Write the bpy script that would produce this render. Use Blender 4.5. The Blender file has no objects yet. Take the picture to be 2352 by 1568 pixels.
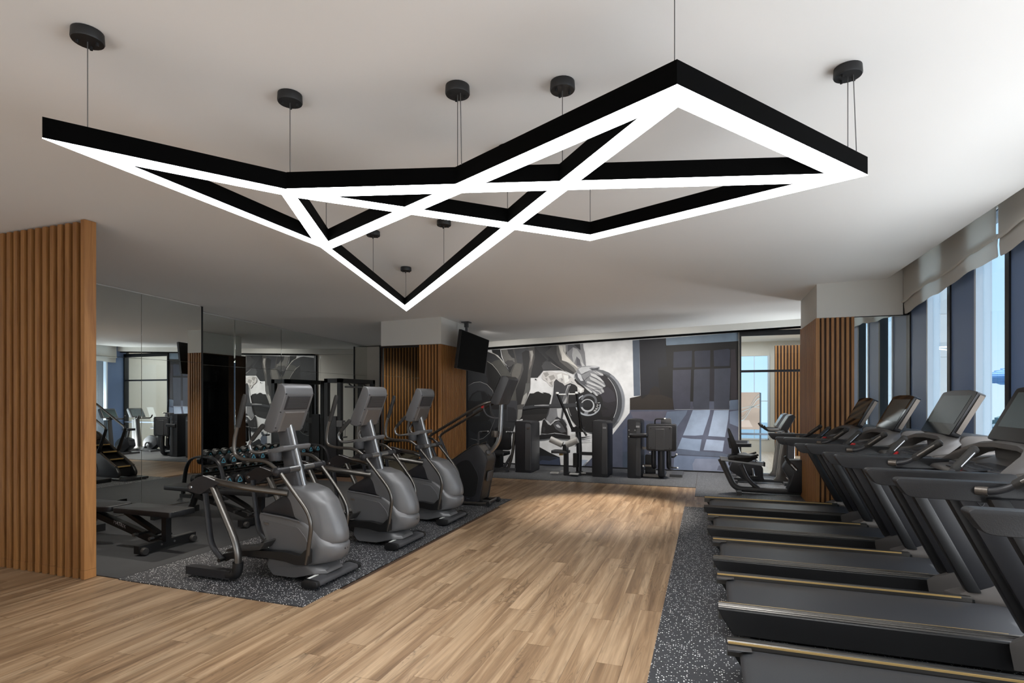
import bpy, bmesh, math, random
from mathutils import Vector, Matrix

random.seed(7)
C = bpy.context.scene.collection
SC = bpy.context.scene
PI = math.pi

# ------------------------------------------------------------------ camera
cam_d = bpy.data.cameras.new('camera')
cam_d.sensor_width = 36.0
cam_d.lens = 1280.0 / 2352.0 * 36.0
cam_d.shift_y = (915.0 - 784.0) / 2352.0
cam_d.clip_end = 2000
cam = bpy.data.objects.new('camera', cam_d)
C.objects.link(cam)
cam.location = (0, 0, 1.5)
cam.rotation_euler = (PI / 2, 0, math.radians(19.33))
SC.camera = cam

# ------------------------------------------------------------------ view
SC.view_settings.view_transform = 'Standard'
SC.view_settings.look = 'None'
SC.view_settings.gamma = 1.0
SC.view_settings.use_curve_mapping = False
SC.view_settings.exposure = 0.0
SC.cycles.use_denoising = True
SC.cycles.max_bounces = 10
SC.cycles.diffuse_bounces = 5
SC.cycles.glossy_bounces = 6
SC.cycles.transparent_max_bounces = 12
SC.cycles.sample_clamp_indirect = 6.0
SC.cycles.caustics_reflective = True
SC.cycles.blur_glossy = 0.3
SC.cycles.caustics_refractive = False

# ------------------------------------------------------------------ sky
W = bpy.data.worlds.new('sky')
SC.world = W
W.use_nodes = True
wn, wl = W.node_tree.nodes, W.node_tree.links
wn.clear()
w_out = wn.new('ShaderNodeOutputWorld')
w_bg = wn.new('ShaderNodeBackground')
w_geo = wn.new('ShaderNodeTexCoord')
w_sep = wn.new('ShaderNodeSeparateXYZ')
w_ramp = wn.new('ShaderNodeValToRGB')
wl.new(w_geo.outputs['Generated'], w_sep.inputs[0])
wl.new(w_sep.outputs['Z'], w_ramp.inputs[0])
cr = w_ramp.color_ramp
cr.elements[0].position = 0.0
cr.elements[0].color = (0.60, 0.74, 0.90, 1)
cr.elements[1].position = 0.6
cr.elements[1].color = (0.28, 0.50, 0.80, 1)
e = cr.elements.new(0.12)
e.color = (0.46, 0.67, 0.90, 1)
wl.new(w_ramp.outputs[0], w_bg.inputs[0])
w_bg.inputs[1].default_value = 1.5
wl.new(w_bg.outputs[0], w_out.inputs[0])

# ------------------------------------------------------------------ lamps
PENDANT_STRENGTH = 19.0
def spot(name, loc, aim, power, size_deg, blend, col=(1, 0.93, 0.84), radius=0.04):
    l = bpy.data.lights.new(name, 'SPOT')
    l.energy = power
    l.color = col
    l.spot_size = math.radians(size_deg)
    l.spot_blend = blend
    l.shadow_soft_size = radius
    o = bpy.data.objects.new(name, l)
    C.objects.link(o)
    o.location = loc
    d = Vector(aim) - Vector(loc)
    o.rotation_euler = d.to_track_quat('-Z', 'Y').to_euler()
    return o
spot('spot_lamp', (-1.35, 8.6, 2.86), (-1.35, 7.6, 0), 620, 52, 0.7)
spot('spot_lamp', (0.2, 10.6, 2.90), (0.15, 10.9, 0), 420, 75, 0.7)
spot('spot_lamp', (-5.4, 3.6, 2.88), (-5.6, 4.9, 0), 200, 80, 0.7)
spot('spot_lamp', (-5.5, 5.4, 2.85), (-5.6, 3.3, 0.9), 170, 75, 0.8)  # added to brighten the back of the slatted screen
spot('spot_lamp', (-6.0, 7.6, 2.82), (-6.0, 8.0, 0), 200, 110, 0.8)
for sx_ in (-4.2, -2.4, -0.7):
    spot('spot_lamp', (sx_, 10.1, 2.80), (sx_ + 0.05, 12.0, 0.7), 120, 120, 0.9, (1.0, 0.97, 0.93))  # unseen wall washers, added to brighten the mural
def area(name, loc, aim, sx, sy, power, col=(1, 1, 1)):
    l = bpy.data.lights.new(name, 'AREA')
    l.shape = 'RECTANGLE'; l.size = sx; l.size_y = sy; l.energy = power; l.color = col
    o = bpy.data.objects.new(name, l); C.objects.link(o)
    o.location = loc
    o.rotation_euler = (Vector(aim) - Vector(loc)).to_track_quat('-Z', 'Y').to_euler()
    return o
# unseen fill lamps, added to brighten the room and boost the daylight
area('added_fill', (-1.6, -2.6, 0.4), (-1.6, -1.2, 3.0), 7.0, 0.6, 85, (0.97, 0.98, 1.0))  # added upward fill behind the camera, lifts the ceiling
area('added_fill', (2.385, 2.6, 1.35), (-4.0, 2.6, 1.6), 5.2, 2.2, 170, (0.95, 0.975, 1.0))  # added panel inside the glass, boosts the window daylight
area('added_fill', (1.0, 14.6, 3.05), (1.0, 14.6, 0), 2.6, 4.0, 70, (0.97, 0.98, 1.0))  # added fill for the room behind the partition
area('added_fill', (2.33, 10.9, 0.22), (-3.0, 10.9, 2.6), 0.22, 2.2, 170, (0.95, 0.975, 1.0))  # added low strip by the far windows, lifts the far end
sun_d = bpy.data.lights.new('sun', 'SUN')
sun_d.energy = 8.0
sun_d.angle = math.radians(1.5)
sun_d.color = (1.0, 0.96, 0.9)
sun_o = bpy.data.objects.new('sun', sun_d)
C.objects.link(sun_o)
sun_o.rotation_euler = Vector((-0.30, 0.06, -1.0)).to_track_quat('-Z', 'Y').to_euler()

# ------------------------------------------------------------------ materials
def new_mat(name):
    m = bpy.data.materials.new(name)
    m.use_nodes = True
    n = m.node_tree.nodes
    b = n.get('Principled BSDF')
    return m, n, m.node_tree.links, b
def srgb(r, g, b):
    def f(c):
        c /= 255.0
        return c / 12.92 if c <= 0.04045 else ((c + 0.055) / 1.055) ** 2.4
    return (f(r), f(g), f(b), 1)
def plain(name, col, rough=0.5, metal=0.0, spec=0.5, noise=0.0, nscale=40, bump=0.0, coat=0.0):
    m, n, l, b = new_mat(name)
    b.inputs['Base Color'].default_value = col
    b.inputs['Roughness'].default_value = rough
    b.inputs['Metallic'].default_value = metal
    b.inputs['Specular IOR Level'].default_value = spec
    b.inputs['Coat Weight'].default_value = coat
    if noise or bump:
        tc = n.new('ShaderNodeTexCoord')
        nz = n.new('ShaderNodeTexNoise')
        nz.inputs['Scale'].default_value = nscale
        nz.inputs['Detail'].default_value = 4
        l.new(tc.outputs['Object'], nz.inputs['Vector'])
        if noise:
            mx = n.new('ShaderNodeMix')
            mx.data_type = 'RGBA'
            mx.inputs[6].default_value = tuple(c * (1 - noise) for c in col[:3]) + (1,)
            mx.inputs[7].default_value = tuple(min(1, c * (1 + noise)) for c in col[:3]) + (1,)
            l.new(nz.outputs['Fac'], mx.inputs[0])
            l.new(mx.outputs[2], b.inputs['Base Color'])
        if bump:
            bp = n.new('ShaderNodeBump')
            bp.inputs['Strength'].default_value = bump
            bp.inputs['Distance'].default_value = 0.002
            l.new(nz.outputs['Fac'], bp.inputs['Height'])
            l.new(bp.outputs[0], b.inputs['Normal'])
    return m
def wood(name, c_lo, c_hi, axis='Z', rough=0.45, rnd=0.25, fine=1.0, knots=0.0):
    """streaky grain along one axis of object space; each object gets its own offset"""
    m, n, l, b = new_mat(name)
    tc = n.new('ShaderNodeTexCoord')
    oi = n.new('ShaderNodeObjectInfo')
    mul = n.new('ShaderNodeMath'); mul.operation = 'MULTIPLY'; mul.inputs[1].default_value = 37.0
    l.new(oi.outputs['Random'], mul.inputs[0])
    add = n.new('ShaderNodeVectorMath'); add.operation = 'ADD'
    cmb = n.new('ShaderNodeCombineXYZ')
    for i in range(3):
        l.new(mul.outputs[0], cmb.inputs[i])
    l.new(tc.outputs['Object'], add.inputs[0]); l.new(cmb.outputs[0], add.inputs[1])
    mp = n.new('ShaderNodeMapping')
    s = {'X': (1.6, 26, 26), 'Y': (26, 1.6, 26), 'Z': (26, 26, 1.6)}[axis]
    mp.inputs['Scale'].default_value = tuple(v * fine for v in s)
    l.new(add.outputs[0], mp.inputs['Vector'])
    nz = n.new('ShaderNodeTexNoise'); nz.inputs['Scale'].default_value = 1.0
    nz.inputs['Detail'].default_value = 8; nz.inputs['Roughness'].default_value = 0.62
    nz.inputs['Distortion'].default_value = 0.6
    l.new(mp.outputs[0], nz.inputs['Vector'])
    rp = n.new('ShaderNodeValToRGB')
    rp.color_ramp.elements[0].position = 0.30; rp.color_ramp.elements[0].color = c_lo
    rp.color_ramp.elements[1].position = 0.68; rp.color_ramp.elements[1].color = c_hi
    l.new(nz.outputs['Fac'], rp.inputs[0])
    col = rp.outputs[0]
    if knots:
        # cathedral rings: distorted wave along the plank
        mp2 = n.new('ShaderNodeMapping')
        s2 = {'X': (0.9, 9, 9), 'Y': (9, 0.9, 9), 'Z': (9, 9, 0.9)}[axis]
        mp2.inputs['Scale'].default_value = s2
        l.new(add.outputs[0], mp2.inputs['Vector'])
        nk = n.new('ShaderNodeTexNoise'); nk.inputs['Scale'].default_value = 1.0
        nk.inputs['Detail'].default_value = 1.5; nk.inputs['Distortion'].default_value = 1.2
        l.new(mp2.outputs[0], nk.inputs['Vector'])
        mm = n.new('ShaderNodeMath'); mm.operation = 'MULTIPLY'; mm.inputs[1].default_value = 15.0
        l.new(nk.outputs['Fac'], mm.inputs[0])
        fr = n.new('ShaderNodeMath'); fr.operation = 'PINGPONG'; fr.inputs[1].default_value = 0.5
        l.new(mm.outputs[0], fr.inputs[0])
        pw = n.new('ShaderNodeMapRange'); pw.inputs[1].default_value = 0.0; pw.inputs[2].default_value = 0.22
        pw.inputs[3].default_value = 0.70; pw.inputs[4].default_value = 1.0
        l.new(fr.outputs[0], pw.inputs[0])
        m3 = n.new('ShaderNodeMix'); m3.data_type = 'RGBA'; m3.blend_type = 'MULTIPLY'
        m3.inputs[0].default_value = knots
        l.new(col, m3.inputs[6]); l.new(pw.outputs[0], m3.inputs[7])
        # dark knots, stretched along the grain
        mp3 = n.new('ShaderNodeMapping')
        s3 = {'X': (2.2, 7, 7), 'Y': (7, 2.2, 7), 'Z': (7, 7, 2.2)}[axis]
        mp3.inputs['Scale'].default_value = s3
        l.new(add.outputs[0], mp3.inputs['Vector'])
        vk = n.new('ShaderNodeTexNoise'); vk.inputs['Scale'].default_value = 1.0; vk.inputs['Detail'].default_value = 3
        l.new(mp3.outputs[0], vk.inputs['Vector'])
        kr = n.new('ShaderNodeMapRange'); kr.inputs[1].default_value = 0.60; kr.inputs[2].default_value = 0.76
        kr.inputs[3].default_value = 1.0; kr.inputs[4].default_value = 0.42
        l.new(vk.outputs['Fac'], kr.inputs[0])
        m4 = n.new('ShaderNodeMix'); m4.data_type = 'RGBA'; m4.blend_type = 'MULTIPLY'
        m4.inputs[0].default_value = 1.0
        l.new(m3.outputs[2], m4.inputs[6]); l.new(kr.outputs[0], m4.inputs[7])
        col = m4.outputs[2]
    mr = n.new('ShaderNodeMapRange'); mr.inputs[3].default_value = 1 - rnd; mr.inputs[4].default_value = 1 + rnd
    l.new(oi.outputs['Random'], mr.inputs[0])
    mx = n.new('ShaderNodeMix'); mx.data_type = 'RGBA'; mx.blend_type = 'MULTIPLY'; mx.inputs[0].default_value = 1.0
    l.new(col, mx.inputs[6]); l.new(mr.outputs[0], mx.inputs[7])
    l.new(mx.outputs[2], b.inputs['Base Color'])
    b.inputs['Roughness'].default_value = rough
    bp = n.new('ShaderNodeBump'); bp.inputs['Strength'].default_value = 0.15; bp.inputs['Distance'].default_value = 0.001
    l.new(nz.outputs['Fac'], bp.inputs['Height']); l.new(bp.outputs[0], b.inputs['Normal'])
    return m
def plank_wood(name):
    """oak plank: broad streaks, fine grain, cathedral rings and stretched knots, offset per plank"""
    m, n, l, b = new_mat(name)
    tc = n.new('ShaderNodeTexCoord'); oi = n.new('ShaderNodeObjectInfo')
    sc = n.new('ShaderNodeVectorMath'); sc.operation = 'SCALE'; sc.inputs[0].default_value = (53.0, 31.0, 17.0)
    l.new(oi.outputs['Random'], sc.inputs['Scale'])
    ad = n.new('ShaderNodeVectorMath'); l.new(tc.outputs['Object'], ad.inputs[0]); l.new(sc.outputs[0], ad.inputs[1])
    def noise(scale, detail, dist=0.0, rough=0.55):
        mp = n.new('ShaderNodeMapping'); mp.inputs['Scale'].default_value = scale
        l.new(ad.outputs[0], mp.inputs['Vector'])
        z = n.new('ShaderNodeTexNoise'); z.inputs['Scale'].default_value = 1; z.inputs['Detail'].default_value = detail
        z.inputs['Roughness'].default_value = rough; z.inputs['Distortion'].default_value = dist
        l.new(mp.outputs[0], z.inputs['Vector'])
        return z.outputs['Fac']
    def rng(sock, a, b_, c, d):
        r = n.new('ShaderNodeMapRange'); r.inputs[1].default_value = a; r.inputs[2].default_value = b_
        r.inputs[3].default_value = c; r.inputs[4].default_value = d
        l.new(sock, r.inputs[0]); return r.outputs[0]
    def mul(col, fac, k=1.0):
        x = n.new('ShaderNodeMix'); x.data_type = 'RGBA'; x.blend_type = 'MULTIPLY'; x.inputs[0].default_value = k
        l.new(col, x.inputs[6]); l.new(fac, x.inputs[7]); return x.outputs[2]
    rp = n.new('ShaderNodeValToRGB'); e = rp.color_ramp.elements
    e[0].position = 0.24; e[0].color = srgb(106, 82, 60); e[1].position = 0.62; e[1].color = srgb(176, 149, 119)
    k = rp.color_ramp.elements.new(0.46); k.color = srgb(148, 120, 91)
    l.new(noise((13, 0.75, 13), 6, 0.5), rp.inputs[0])
    col = mul(rp.outputs[0], rng(noise((95, 3.0, 95), 4), 0.3, 0.7, 0.80, 1.10))
    ring = noise((7.5, 0.75, 7.5), 1.2, 1.0)
    mm = n.new('ShaderNodeMath'); mm.operation = 'MULTIPLY'; mm.inputs[1].default_value = 22.0; l.new(ring, mm.inputs[0])
    pp = n.new('ShaderNodeMath'); pp.operation = 'PINGPONG'; pp.inputs[1].default_value = 0.5; l.new(mm.outputs[0], pp.inputs[0])
    line = rng(pp.outputs[0], 0.0, 0.20, 0.62, 1.0)
    mask = rng(noise((5, 1.3, 5), 2), 0.48, 0.60, 0.0, 1.0)
    x = n.new('ShaderNodeMix'); x.data_type = 'RGBA'; x.blend_type = 'MULTIPLY'
    l.new(mask, x.inputs[0]); l.new(col, x.inputs[6]); l.new(line, x.inputs[7]); col = x.outputs[2]
    col = mul(col, rng(noise((9, 2.2, 9), 3, 0.5), 0.64, 0.78, 1.0, 0.45))
    col = mul(col, rng(oi.outputs['Random'], 0, 1, 0.91, 1.04))
    l.new(col, b.inputs['Base Color'])
    b.inputs['Roughness'].default_value = 0.42
    b.inputs['Specular IOR Level'].default_value = 0.35
    return m
def speckle(name, base, fleck, scale, size, rough=0.75, keep=0.5):
    m, n, l, b = new_mat(name)
    tc = n.new('ShaderNodeTexCoord')
    v = n.new('ShaderNodeTexVoronoi'); v.inputs['Scale'].default_value = scale
    l.new(tc.outputs['Object'], v.inputs['Vector'])
    lt = n.new('ShaderNodeMath'); lt.operation = 'LESS_THAN'; lt.inputs[1].default_value = size
    l.new(v.outputs['Distance'], lt.inputs[0])
    sp = n.new('ShaderNodeSeparateColor'); l.new(v.outputs['Color'], sp.inputs[0])
    g = n.new('ShaderNodeMath'); g.operation = 'GREATER_THAN'; g.inputs[1].default_value = keep
    l.new(sp.outputs[0], g.inputs[0])
    mu = n.new('ShaderNodeMath'); mu.operation = 'MULTIPLY'
    l.new(lt.outputs[0], mu.inputs[0]); l.new(g.outputs[0], mu.inputs[1])
    nz = n.new('ShaderNodeTexNoise'); nz.inputs['Scale'].default_value = 90; nz.inputs['Detail'].default_value = 3
    l.new(tc.outputs['Object'], nz.inputs['Vector'])
    m0 = n.new('ShaderNodeMix'); m0.data_type = 'RGBA'
    m0.inputs[6].default_value = tuple(c * 0.7 for c in base[:3]) + (1,)
    m0.inputs[7].default_value = tuple(c * 1.4 for c in base[:3]) + (1,)
    l.new(nz.outputs['Fac'], m0.inputs[0])
    mx = n.new('ShaderNodeMix'); mx.data_type = 'RGBA'
    l.new(mu.outputs[0], mx.inputs[0]); l.new(m0.outputs[2], mx.inputs[6]); mx.inputs[7].default_value = fleck
    l.new(mx.outputs[2], b.inputs['Base Color'])
    b.inputs['Roughness'].default_value = rough
    bp = n.new('ShaderNodeBump'); bp.inputs['Strength'].default_value = 0.4; bp.inputs['Distance'].default_value = 0.002
    l.new(nz.outputs['Fac'], bp.inputs['Height']); l.new(bp.outputs[0], b.inputs['Normal'])
    return m
def emit(name, col, s):
    m, n, l, b = new_mat(name)
    b.inputs['Base Color'].default_value = (0.8, 0.8, 0.8, 1)
    b.inputs['Emission Color'].default_value = col
    b.inputs['Emission Strength'].default_value = s
    return m
def mirror_mat(name, col=(0.80, 0.83, 0.81, 1)):
    m, n, l, b = new_mat(name)
    b.inputs['Base Color'].default_value = col
    b.inputs['Metallic'].default_value = 1.0
    b.inputs['Roughness'].default_value = 0.0
    return m
def glass_mat(name, tint=(0.93, 0.97, 0.98, 1), refl=0.08):
    m, n, l, b = new_mat(name)
    n.remove(b)
    out = n.get('Material Output')
    tr = n.new('ShaderNodeBsdfTransparent'); tr.inputs[0].default_value = tint
    gl = n.new('ShaderNodeBsdfGlossy'); gl.inputs['Roughness'].default_value = 0.0
    fr = n.new('ShaderNodeFresnel'); fr.inputs[0].default_value = 1.45
    mx = n.new('ShaderNodeMixShader')
    ge = n.new('ShaderNodeNewGeometry')
    sb = n.new('ShaderNodeMath'); sb.operation = 'SUBTRACT'; sb.inputs[0].default_value = 1.0
    l.new(ge.outputs['Backfacing'], sb.inputs[1])
    mu = n.new('ShaderNodeMath'); mu.operation = 'MULTIPLY'
    l.new(fr.outputs[0], mu.inputs[0]); l.new(sb.outputs[0], mu.inputs[1])
    l.new(mu.outputs[0], mx.inputs[0]); l.new(tr.outputs[0], mx.inputs[1]); l.new(gl.outputs[0], mx.inputs[2])
    l.new(mx.outputs[0], out.inputs[0])
    return m
def attr_mat(name, rough=0.6):
    m, n, l, b = new_mat(name)
    a = n.new('ShaderNodeAttribute'); a.attribute_name = 'paint'
    tc = n.new('ShaderNodeTexCoord')
    nz = n.new('ShaderNodeTexNoise'); nz.inputs['Scale'].default_value = 5; nz.inputs['Detail'].default_value = 6
    l.new(tc.outputs['Object'], nz.inputs['Vector'])
    mr = n.new('ShaderNodeMapRange'); mr.inputs[3].default_value = 0.72; mr.inputs[4].default_value = 1.28
    l.new(nz.outputs['Fac'], mr.inputs[0])
    mx = n.new('ShaderNodeMix'); mx.data_type = 'RGBA'; mx.blend_type = 'MULTIPLY'; mx.inputs[0].default_value = 1
    l.new(a.outputs['Color'], mx.inputs[6]); l.new(mr.outputs[0], mx.inputs[7])
    l.new(mx.outputs[2], b.inputs['Base Color'])
    b.inputs['Roughness'].default_value = rough
    return m

M = {}
M['ceiling'] = plain('white ceiling paint', srgb(238, 236, 233), 0.9, spec=0.2)
M['wall'] = plain('warm white wall paint', srgb(220, 216, 208), 0.85, spec=0.2)
M['soffit'] = plain('pale grey plaster', srgb(212, 210, 204), 0.85, spec=0.2)
M['slat'] = wood('golden oak slat', srgb(138, 92, 50), srgb(172, 122, 70), 'Z', 0.5, 0.08)
M['slat_dark'] = wood('oak backing', srgb(52, 30, 14), srgb(70, 42, 20), 'Z', 0.6, 0.05)
M['plank'] = plank_wood('brown oak plank')
M['subfloor'] = plain('dark floor joint', srgb(70, 50, 34), 0.8)
M['mat_fleck'] = speckle('speckled rubber', srgb(50, 51, 54), srgb(232, 232, 230), 78, 0.31, 0.6, 0.55)
M['mat_grey'] = speckle('fine speckled grey rubber', srgb(66, 67, 70), srgb(190, 192, 195), 120, 0.30, 0.5, 0.45)
M['mat_black'] = plain('black rubber', srgb(45, 46, 48), 0.6, noise=0.3, nscale=6, bump=0.2)
M['black'] = plain('black powder coat', srgb(15, 15, 16), 0.45)
M['black_soft'] = plain('black vinyl', srgb(22, 22, 24), 0.42, bump=0.3, nscale=300)
M['foam'] = plain('black foam grip', srgb(40, 38, 36), 0.7, bump=0.3, nscale=200)
M['charcoal'] = plain('charcoal plastic', srgb(66, 66, 68), 0.42, bump=0.15, nscale=400)
M['charcoal_dark'] = plain('dark charcoal plastic', srgb(33, 33, 36), 0.4, bump=0.15, nscale=400)
M['grey'] = plain('grey machine shell', srgb(100, 100, 101), 0.36, metal=0.25, bump=0.1, nscale=500)
M['grey_warm'] = plain('warm grey shell', srgb(92, 88, 85), 0.38, metal=0.25, bump=0.1, nscale=500)
M['grey_side'] = plain('grey machine flank', srgb(92, 92, 93), 0.42, metal=0.2, bump=0.1, nscale=500)
M['bronze'] = plain('bronze grey metal', srgb(96, 90, 84), 0.36, metal=0.75)
M['chrome'] = plain('brushed steel tube', srgb(146, 147, 148), 0.32, metal=1.0)
M['gunmetal'] = plain('gunmetal tube', srgb(104, 101, 97), 0.28, metal=0.9)
M['gold'] = plain('gold trim', srgb(212, 178, 116), 0.3, metal=0.6)
M['belt'] = plain('treadmill belt', srgb(52, 53, 56), 0.45, noise=0.15, nscale=200, bump=0.25)
M['screen'] = plain('black glass screen', srgb(5, 6, 7), 0.06, spec=0.3)
M['screen_lit'] = plain('grey glass screen', srgb(62, 74, 76), 0.10, spec=0.3)
M['tv'] = plain('black screen panel', srgb(2, 2, 2), 0.6, spec=0.05)
M['lamp_black'] = plain('matte black housing', srgb(3, 3, 3), 0.7, spec=0.04)
M['diffuser'] = emit('white light diffuser', (0.97, 0.985, 1.0, 1), PENDANT_STRENGTH)
M['cable'] = plain('steel cable', srgb(120, 120, 120), 0.4, metal=0.8)
M['rose'] = plain('black ceiling rose', srgb(26, 26, 27), 0.5)
M['mirror'] = mirror_mat('silver mirror')
M['bronze_mirror'] = mirror_mat('bronze mirror', (0.66, 0.63, 0.50, 1))
M['frame'] = plain('dark metal frame', srgb(34, 35, 38), 0.4, metal=0.4)
M['steel_frame'] = plain('blue grey window frame', srgb(120, 130, 145), 0.4, metal=0.4)
M['win_panel'] = plain('slate blue panel', srgb(104, 128, 168), 0.45)
M['win_white'] = plain('pale aluminium edge', srgb(214, 222, 230), 0.4, metal=0.2)
M['glass'] = glass_mat('clear window glass')
M['blind'] = plain('white linen blind', srgb(216, 214, 208), 0.9, spec=0.1, noise=0.04, nscale=120)
def cloth(name, col, t=0.45):
    m, n, l, b = new_mat(name)
    b.inputs['Base Color'].default_value = col; b.inputs['Roughness'].default_value = 0.95
    b.inputs['Specular IOR Level'].default_value = 0.1
    tr = n.new('ShaderNodeBsdfTranslucent'); tr.inputs[0].default_value = col
    mx = n.new('ShaderNodeMixShader'); mx.inputs[0].default_value = t
    l.new(b.outputs[0], mx.inputs[1]); l.new(tr.outputs[0], mx.inputs[2])
    l.new(mx.outputs[0], n.get('Material Output').inputs[0])
    return m
M['blind'] = cloth('white linen blind', srgb(236, 234, 229))
M['stone'] = plain('pale granite', srgb(208, 206, 202), 0.8, noise=0.12, nscale=60)
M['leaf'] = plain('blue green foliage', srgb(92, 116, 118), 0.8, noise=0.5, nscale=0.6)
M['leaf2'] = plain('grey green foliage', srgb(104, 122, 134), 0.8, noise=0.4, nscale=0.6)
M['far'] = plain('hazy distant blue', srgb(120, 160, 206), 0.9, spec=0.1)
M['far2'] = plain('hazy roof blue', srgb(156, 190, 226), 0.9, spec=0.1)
M['red'] = plain('red stop button', srgb(190, 34, 36), 0.35)
M['white'] = plain('white plastic', srgb(226, 226, 224), 0.45)
M['pad_light'] = plain('pale grey vinyl', srgb(186, 184, 180), 0.45)
M['blue'] = plain('teal logo print', srgb(76, 150, 176), 0.5)
M['pink'] = plain('blush board', srgb(226, 192, 174), 0.7)
M['pale_floor'] = wood('pale oak floor', srgb(196, 178, 158), srgb(222, 208, 190), 'Y', 0.4, 0.05)
M['paint'] = attr_mat('mural paint')
M['text'] = plain('silver lettering', srgb(150, 150, 152), 0.5)

# ------------------------------------------------------------------ mesh builder
class MB:
    def __init__(self):
        self.bm = bmesh.new()
    def _faces(self, vs, fs):
        bv = [self.bm.verts.new(v) for v in vs]
        out = []
        for f in fs:
            try:
                out.append(self.bm.faces.new([bv[i] for i in f]))
            except ValueError:
                pass
        return bv, out
    def _bevel(self, faces, r, seg):
        es = set()
        for f in faces:
            for e_ in f.edges:
                es.add(e_)
        es = [e_ for e_ in es if len(e_.link_faces) == 2 and e_.calc_face_angle(0) > 0.35]
        if es and r > 0:
            bmesh.ops.bevel(self.bm, geom=es, offset=r, segments=seg, affect='EDGES', profile=0.5, clamp_overlap=True)
    def box(self, x0, x1, y0, y1, z0, z1, r=0.0, seg=2):
        vs = [(x0, y0, z0), (x1, y0, z0), (x1, y1, z0), (x0, y1, z0), (x0, y0, z1), (x1, y0, z1), (x1, y1, z1), (x0, y1, z1)]
        _, fs = self._faces(vs, [(3, 2, 1, 0), (4, 5, 6, 7), (0, 1, 5, 4), (1, 2, 6, 5), (2, 3, 7, 6), (3, 0, 4, 7)])
        self._bevel(fs, r, seg)
        return self
    def prism(self, pts, a0, a1, axis='y', r=0.0, seg=2):
        """extrude a 2D outline: axis y -> pts are (x,z); axis x -> (y,z); axis z -> (x,y)"""
        def P(p, a):
            return {'y': (p[0], a, p[1]), 'x': (a, p[0], p[1]), 'z': (p[0], p[1], a)}[axis]
        n = len(pts)
        vs = [P(p, a0) for p in pts] + [P(p, a1) for p in pts]
        fs = [tuple(range(n)), tuple(range(2 * n - 1, n - 1, -1))]
        fs += [(i, i + n, (i + 1) % n + n, (i + 1) % n) for i in range(n)]
        _, f = self._faces(vs, fs)
        bmesh.ops.recalc_face_normals(self.bm, faces=f)
        self._bevel(f, r, seg)
        return self
    def layers(self, rings, cap=True, closed=True):
        """skin equal-length rings of points"""
        n = len(rings[0])
        vs = [p for rg in rings for p in rg]
        fs = []
        for k in range(len(rings) - 1):
            for i in range(n if closed else n - 1):
                j = (i + 1) % n
                fs.append((k * n + i, k * n + j, (k + 1) * n + j, (k + 1) * n + i))
        if cap and closed:
            fs.append(tuple(range(n - 1, -1, -1)))
            b = (len(rings) - 1) * n
            fs.append(tuple(range(b, b + n)))
        _, f = self._faces(vs, fs)
        bmesh.ops.recalc_face_normals(self.bm, faces=f)
        return self
    def tube(self, pts, rad, seg=10, flat=None):
        pts = [Vector(p) for p in pts]
        n = len(pts)
        rads = rad if isinstance(rad, (list, tuple)) else [rad] * n
        rings = []
        t0 = (pts[1] - pts[0]).normalized()
        up = Vector((0, 0, 1)) if abs(t0.z) < 0.9 else Vector((0, 1, 0))
        nrm = (up - t0 * up.dot(t0)).normalized()
        for i in range(n):
            if i == 0: t = pts[1] - pts[0]
            elif i == n - 1: t = pts[-1] - pts[-2]
            else: t = (pts[i + 1] - pts[i]).normalized() + (pts[i] - pts[i - 1]).normalized()
            t.normalize()
            nrm = (nrm - t * nrm.dot(t)).normalized()
            bn = t.cross(nrm)
            fl = flat or (1, 1)
            rings.append([pts[i] + nrm * math.cos(a) * rads[i] * fl[0] + bn * math.sin(a) * rads[i] * fl[1]
                          for a in [2 * PI * k / seg for k in range(seg)]])
        return self.layers(rings)
    def cyl(self, c, r, h, axis='z', seg=20, r2=None):
        ax = {'z': (0, 0, 1), 'y': (0, 1, 0), 'x': (1, 0, 0)}[axis]
        a = Vector(c); b = a + Vector(ax) * h
        return self.tube([a, b], [r, r2 if r2 is not None else r], seg)
    def lathe(self, c, prof, axis='z', seg=20):
        rings = []
        for r, h in prof:
            rg = []
            for k in range(seg):
                a = 2 * PI * k / seg
                u, v = r * math.cos(a), r * math.sin(a)
                p = {'z': (u, v, h), 'y': (u, h, v), 'x': (h, u, v)}[axis]
                rg.append((c[0] + p[0], c[1] + p[1], c[2] + p[2]))
            rings.append(rg)
        return self.layers(rings)
    def quad(self, *vs):
        self._faces(list(vs), [tuple(range(len(vs)))])
        return self
    def build(self, name, mat, parent=None, label=None, smooth=38, kind=None):
        me = bpy.data.meshes.new(name)
        self.bm.normal_update()
        self.bm.to_mesh(me)
        self.bm.free()
        for p in me.polygons:
            p.use_smooth = True
        me.set_sharp_from_angle(angle=math.radians(smooth))
        if mat: me.materials.append(mat)
        o = bpy.data.objects.new(name, me)
        C.objects.link(o)
        if parent: o.parent = parent
        if label: o['label'] = label
        if kind: o['kind'] = kind
        return o
def fillet(pts, d=0.05, n=5):
    """round the corners of a polyline"""
    pts = [Vector(p) for p in pts]
    out = [pts[0]]
    for i in range(1, len(pts) - 1):
        a, b, c = pts[i - 1], pts[i], pts[i + 1]
        da = min(d, (a - b).length * 0.48); dc = min(d, (c - b).length * 0.48)
        p, q = b + (a - b).normalized() * da, b + (c - b).normalized() * dc
        for k in range(n + 1):
            t = k / n
            out.append(p * (1 - t) ** 2 + b * 2 * t * (1 - t) + q * t * t)
    out.append(pts[-1])
    return out
def tag(o, label, cat, group=None, kind=None):
    if label: o['label'] = label
    if cat: o['category'] = cat
    if group: o['group'] = group
    if kind: o['kind'] = kind
    return o
def thing(name, label, cat, loc=(0, 0, 0), rz=0, group=None):
    o = bpy.data.objects.new(name, None)
    C.objects.link(o)
    o.empty_display_size = 0.1
    o.location = loc
    o.rotation_euler = (0, 0, rz)
    return tag(o, label, cat, group)
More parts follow.
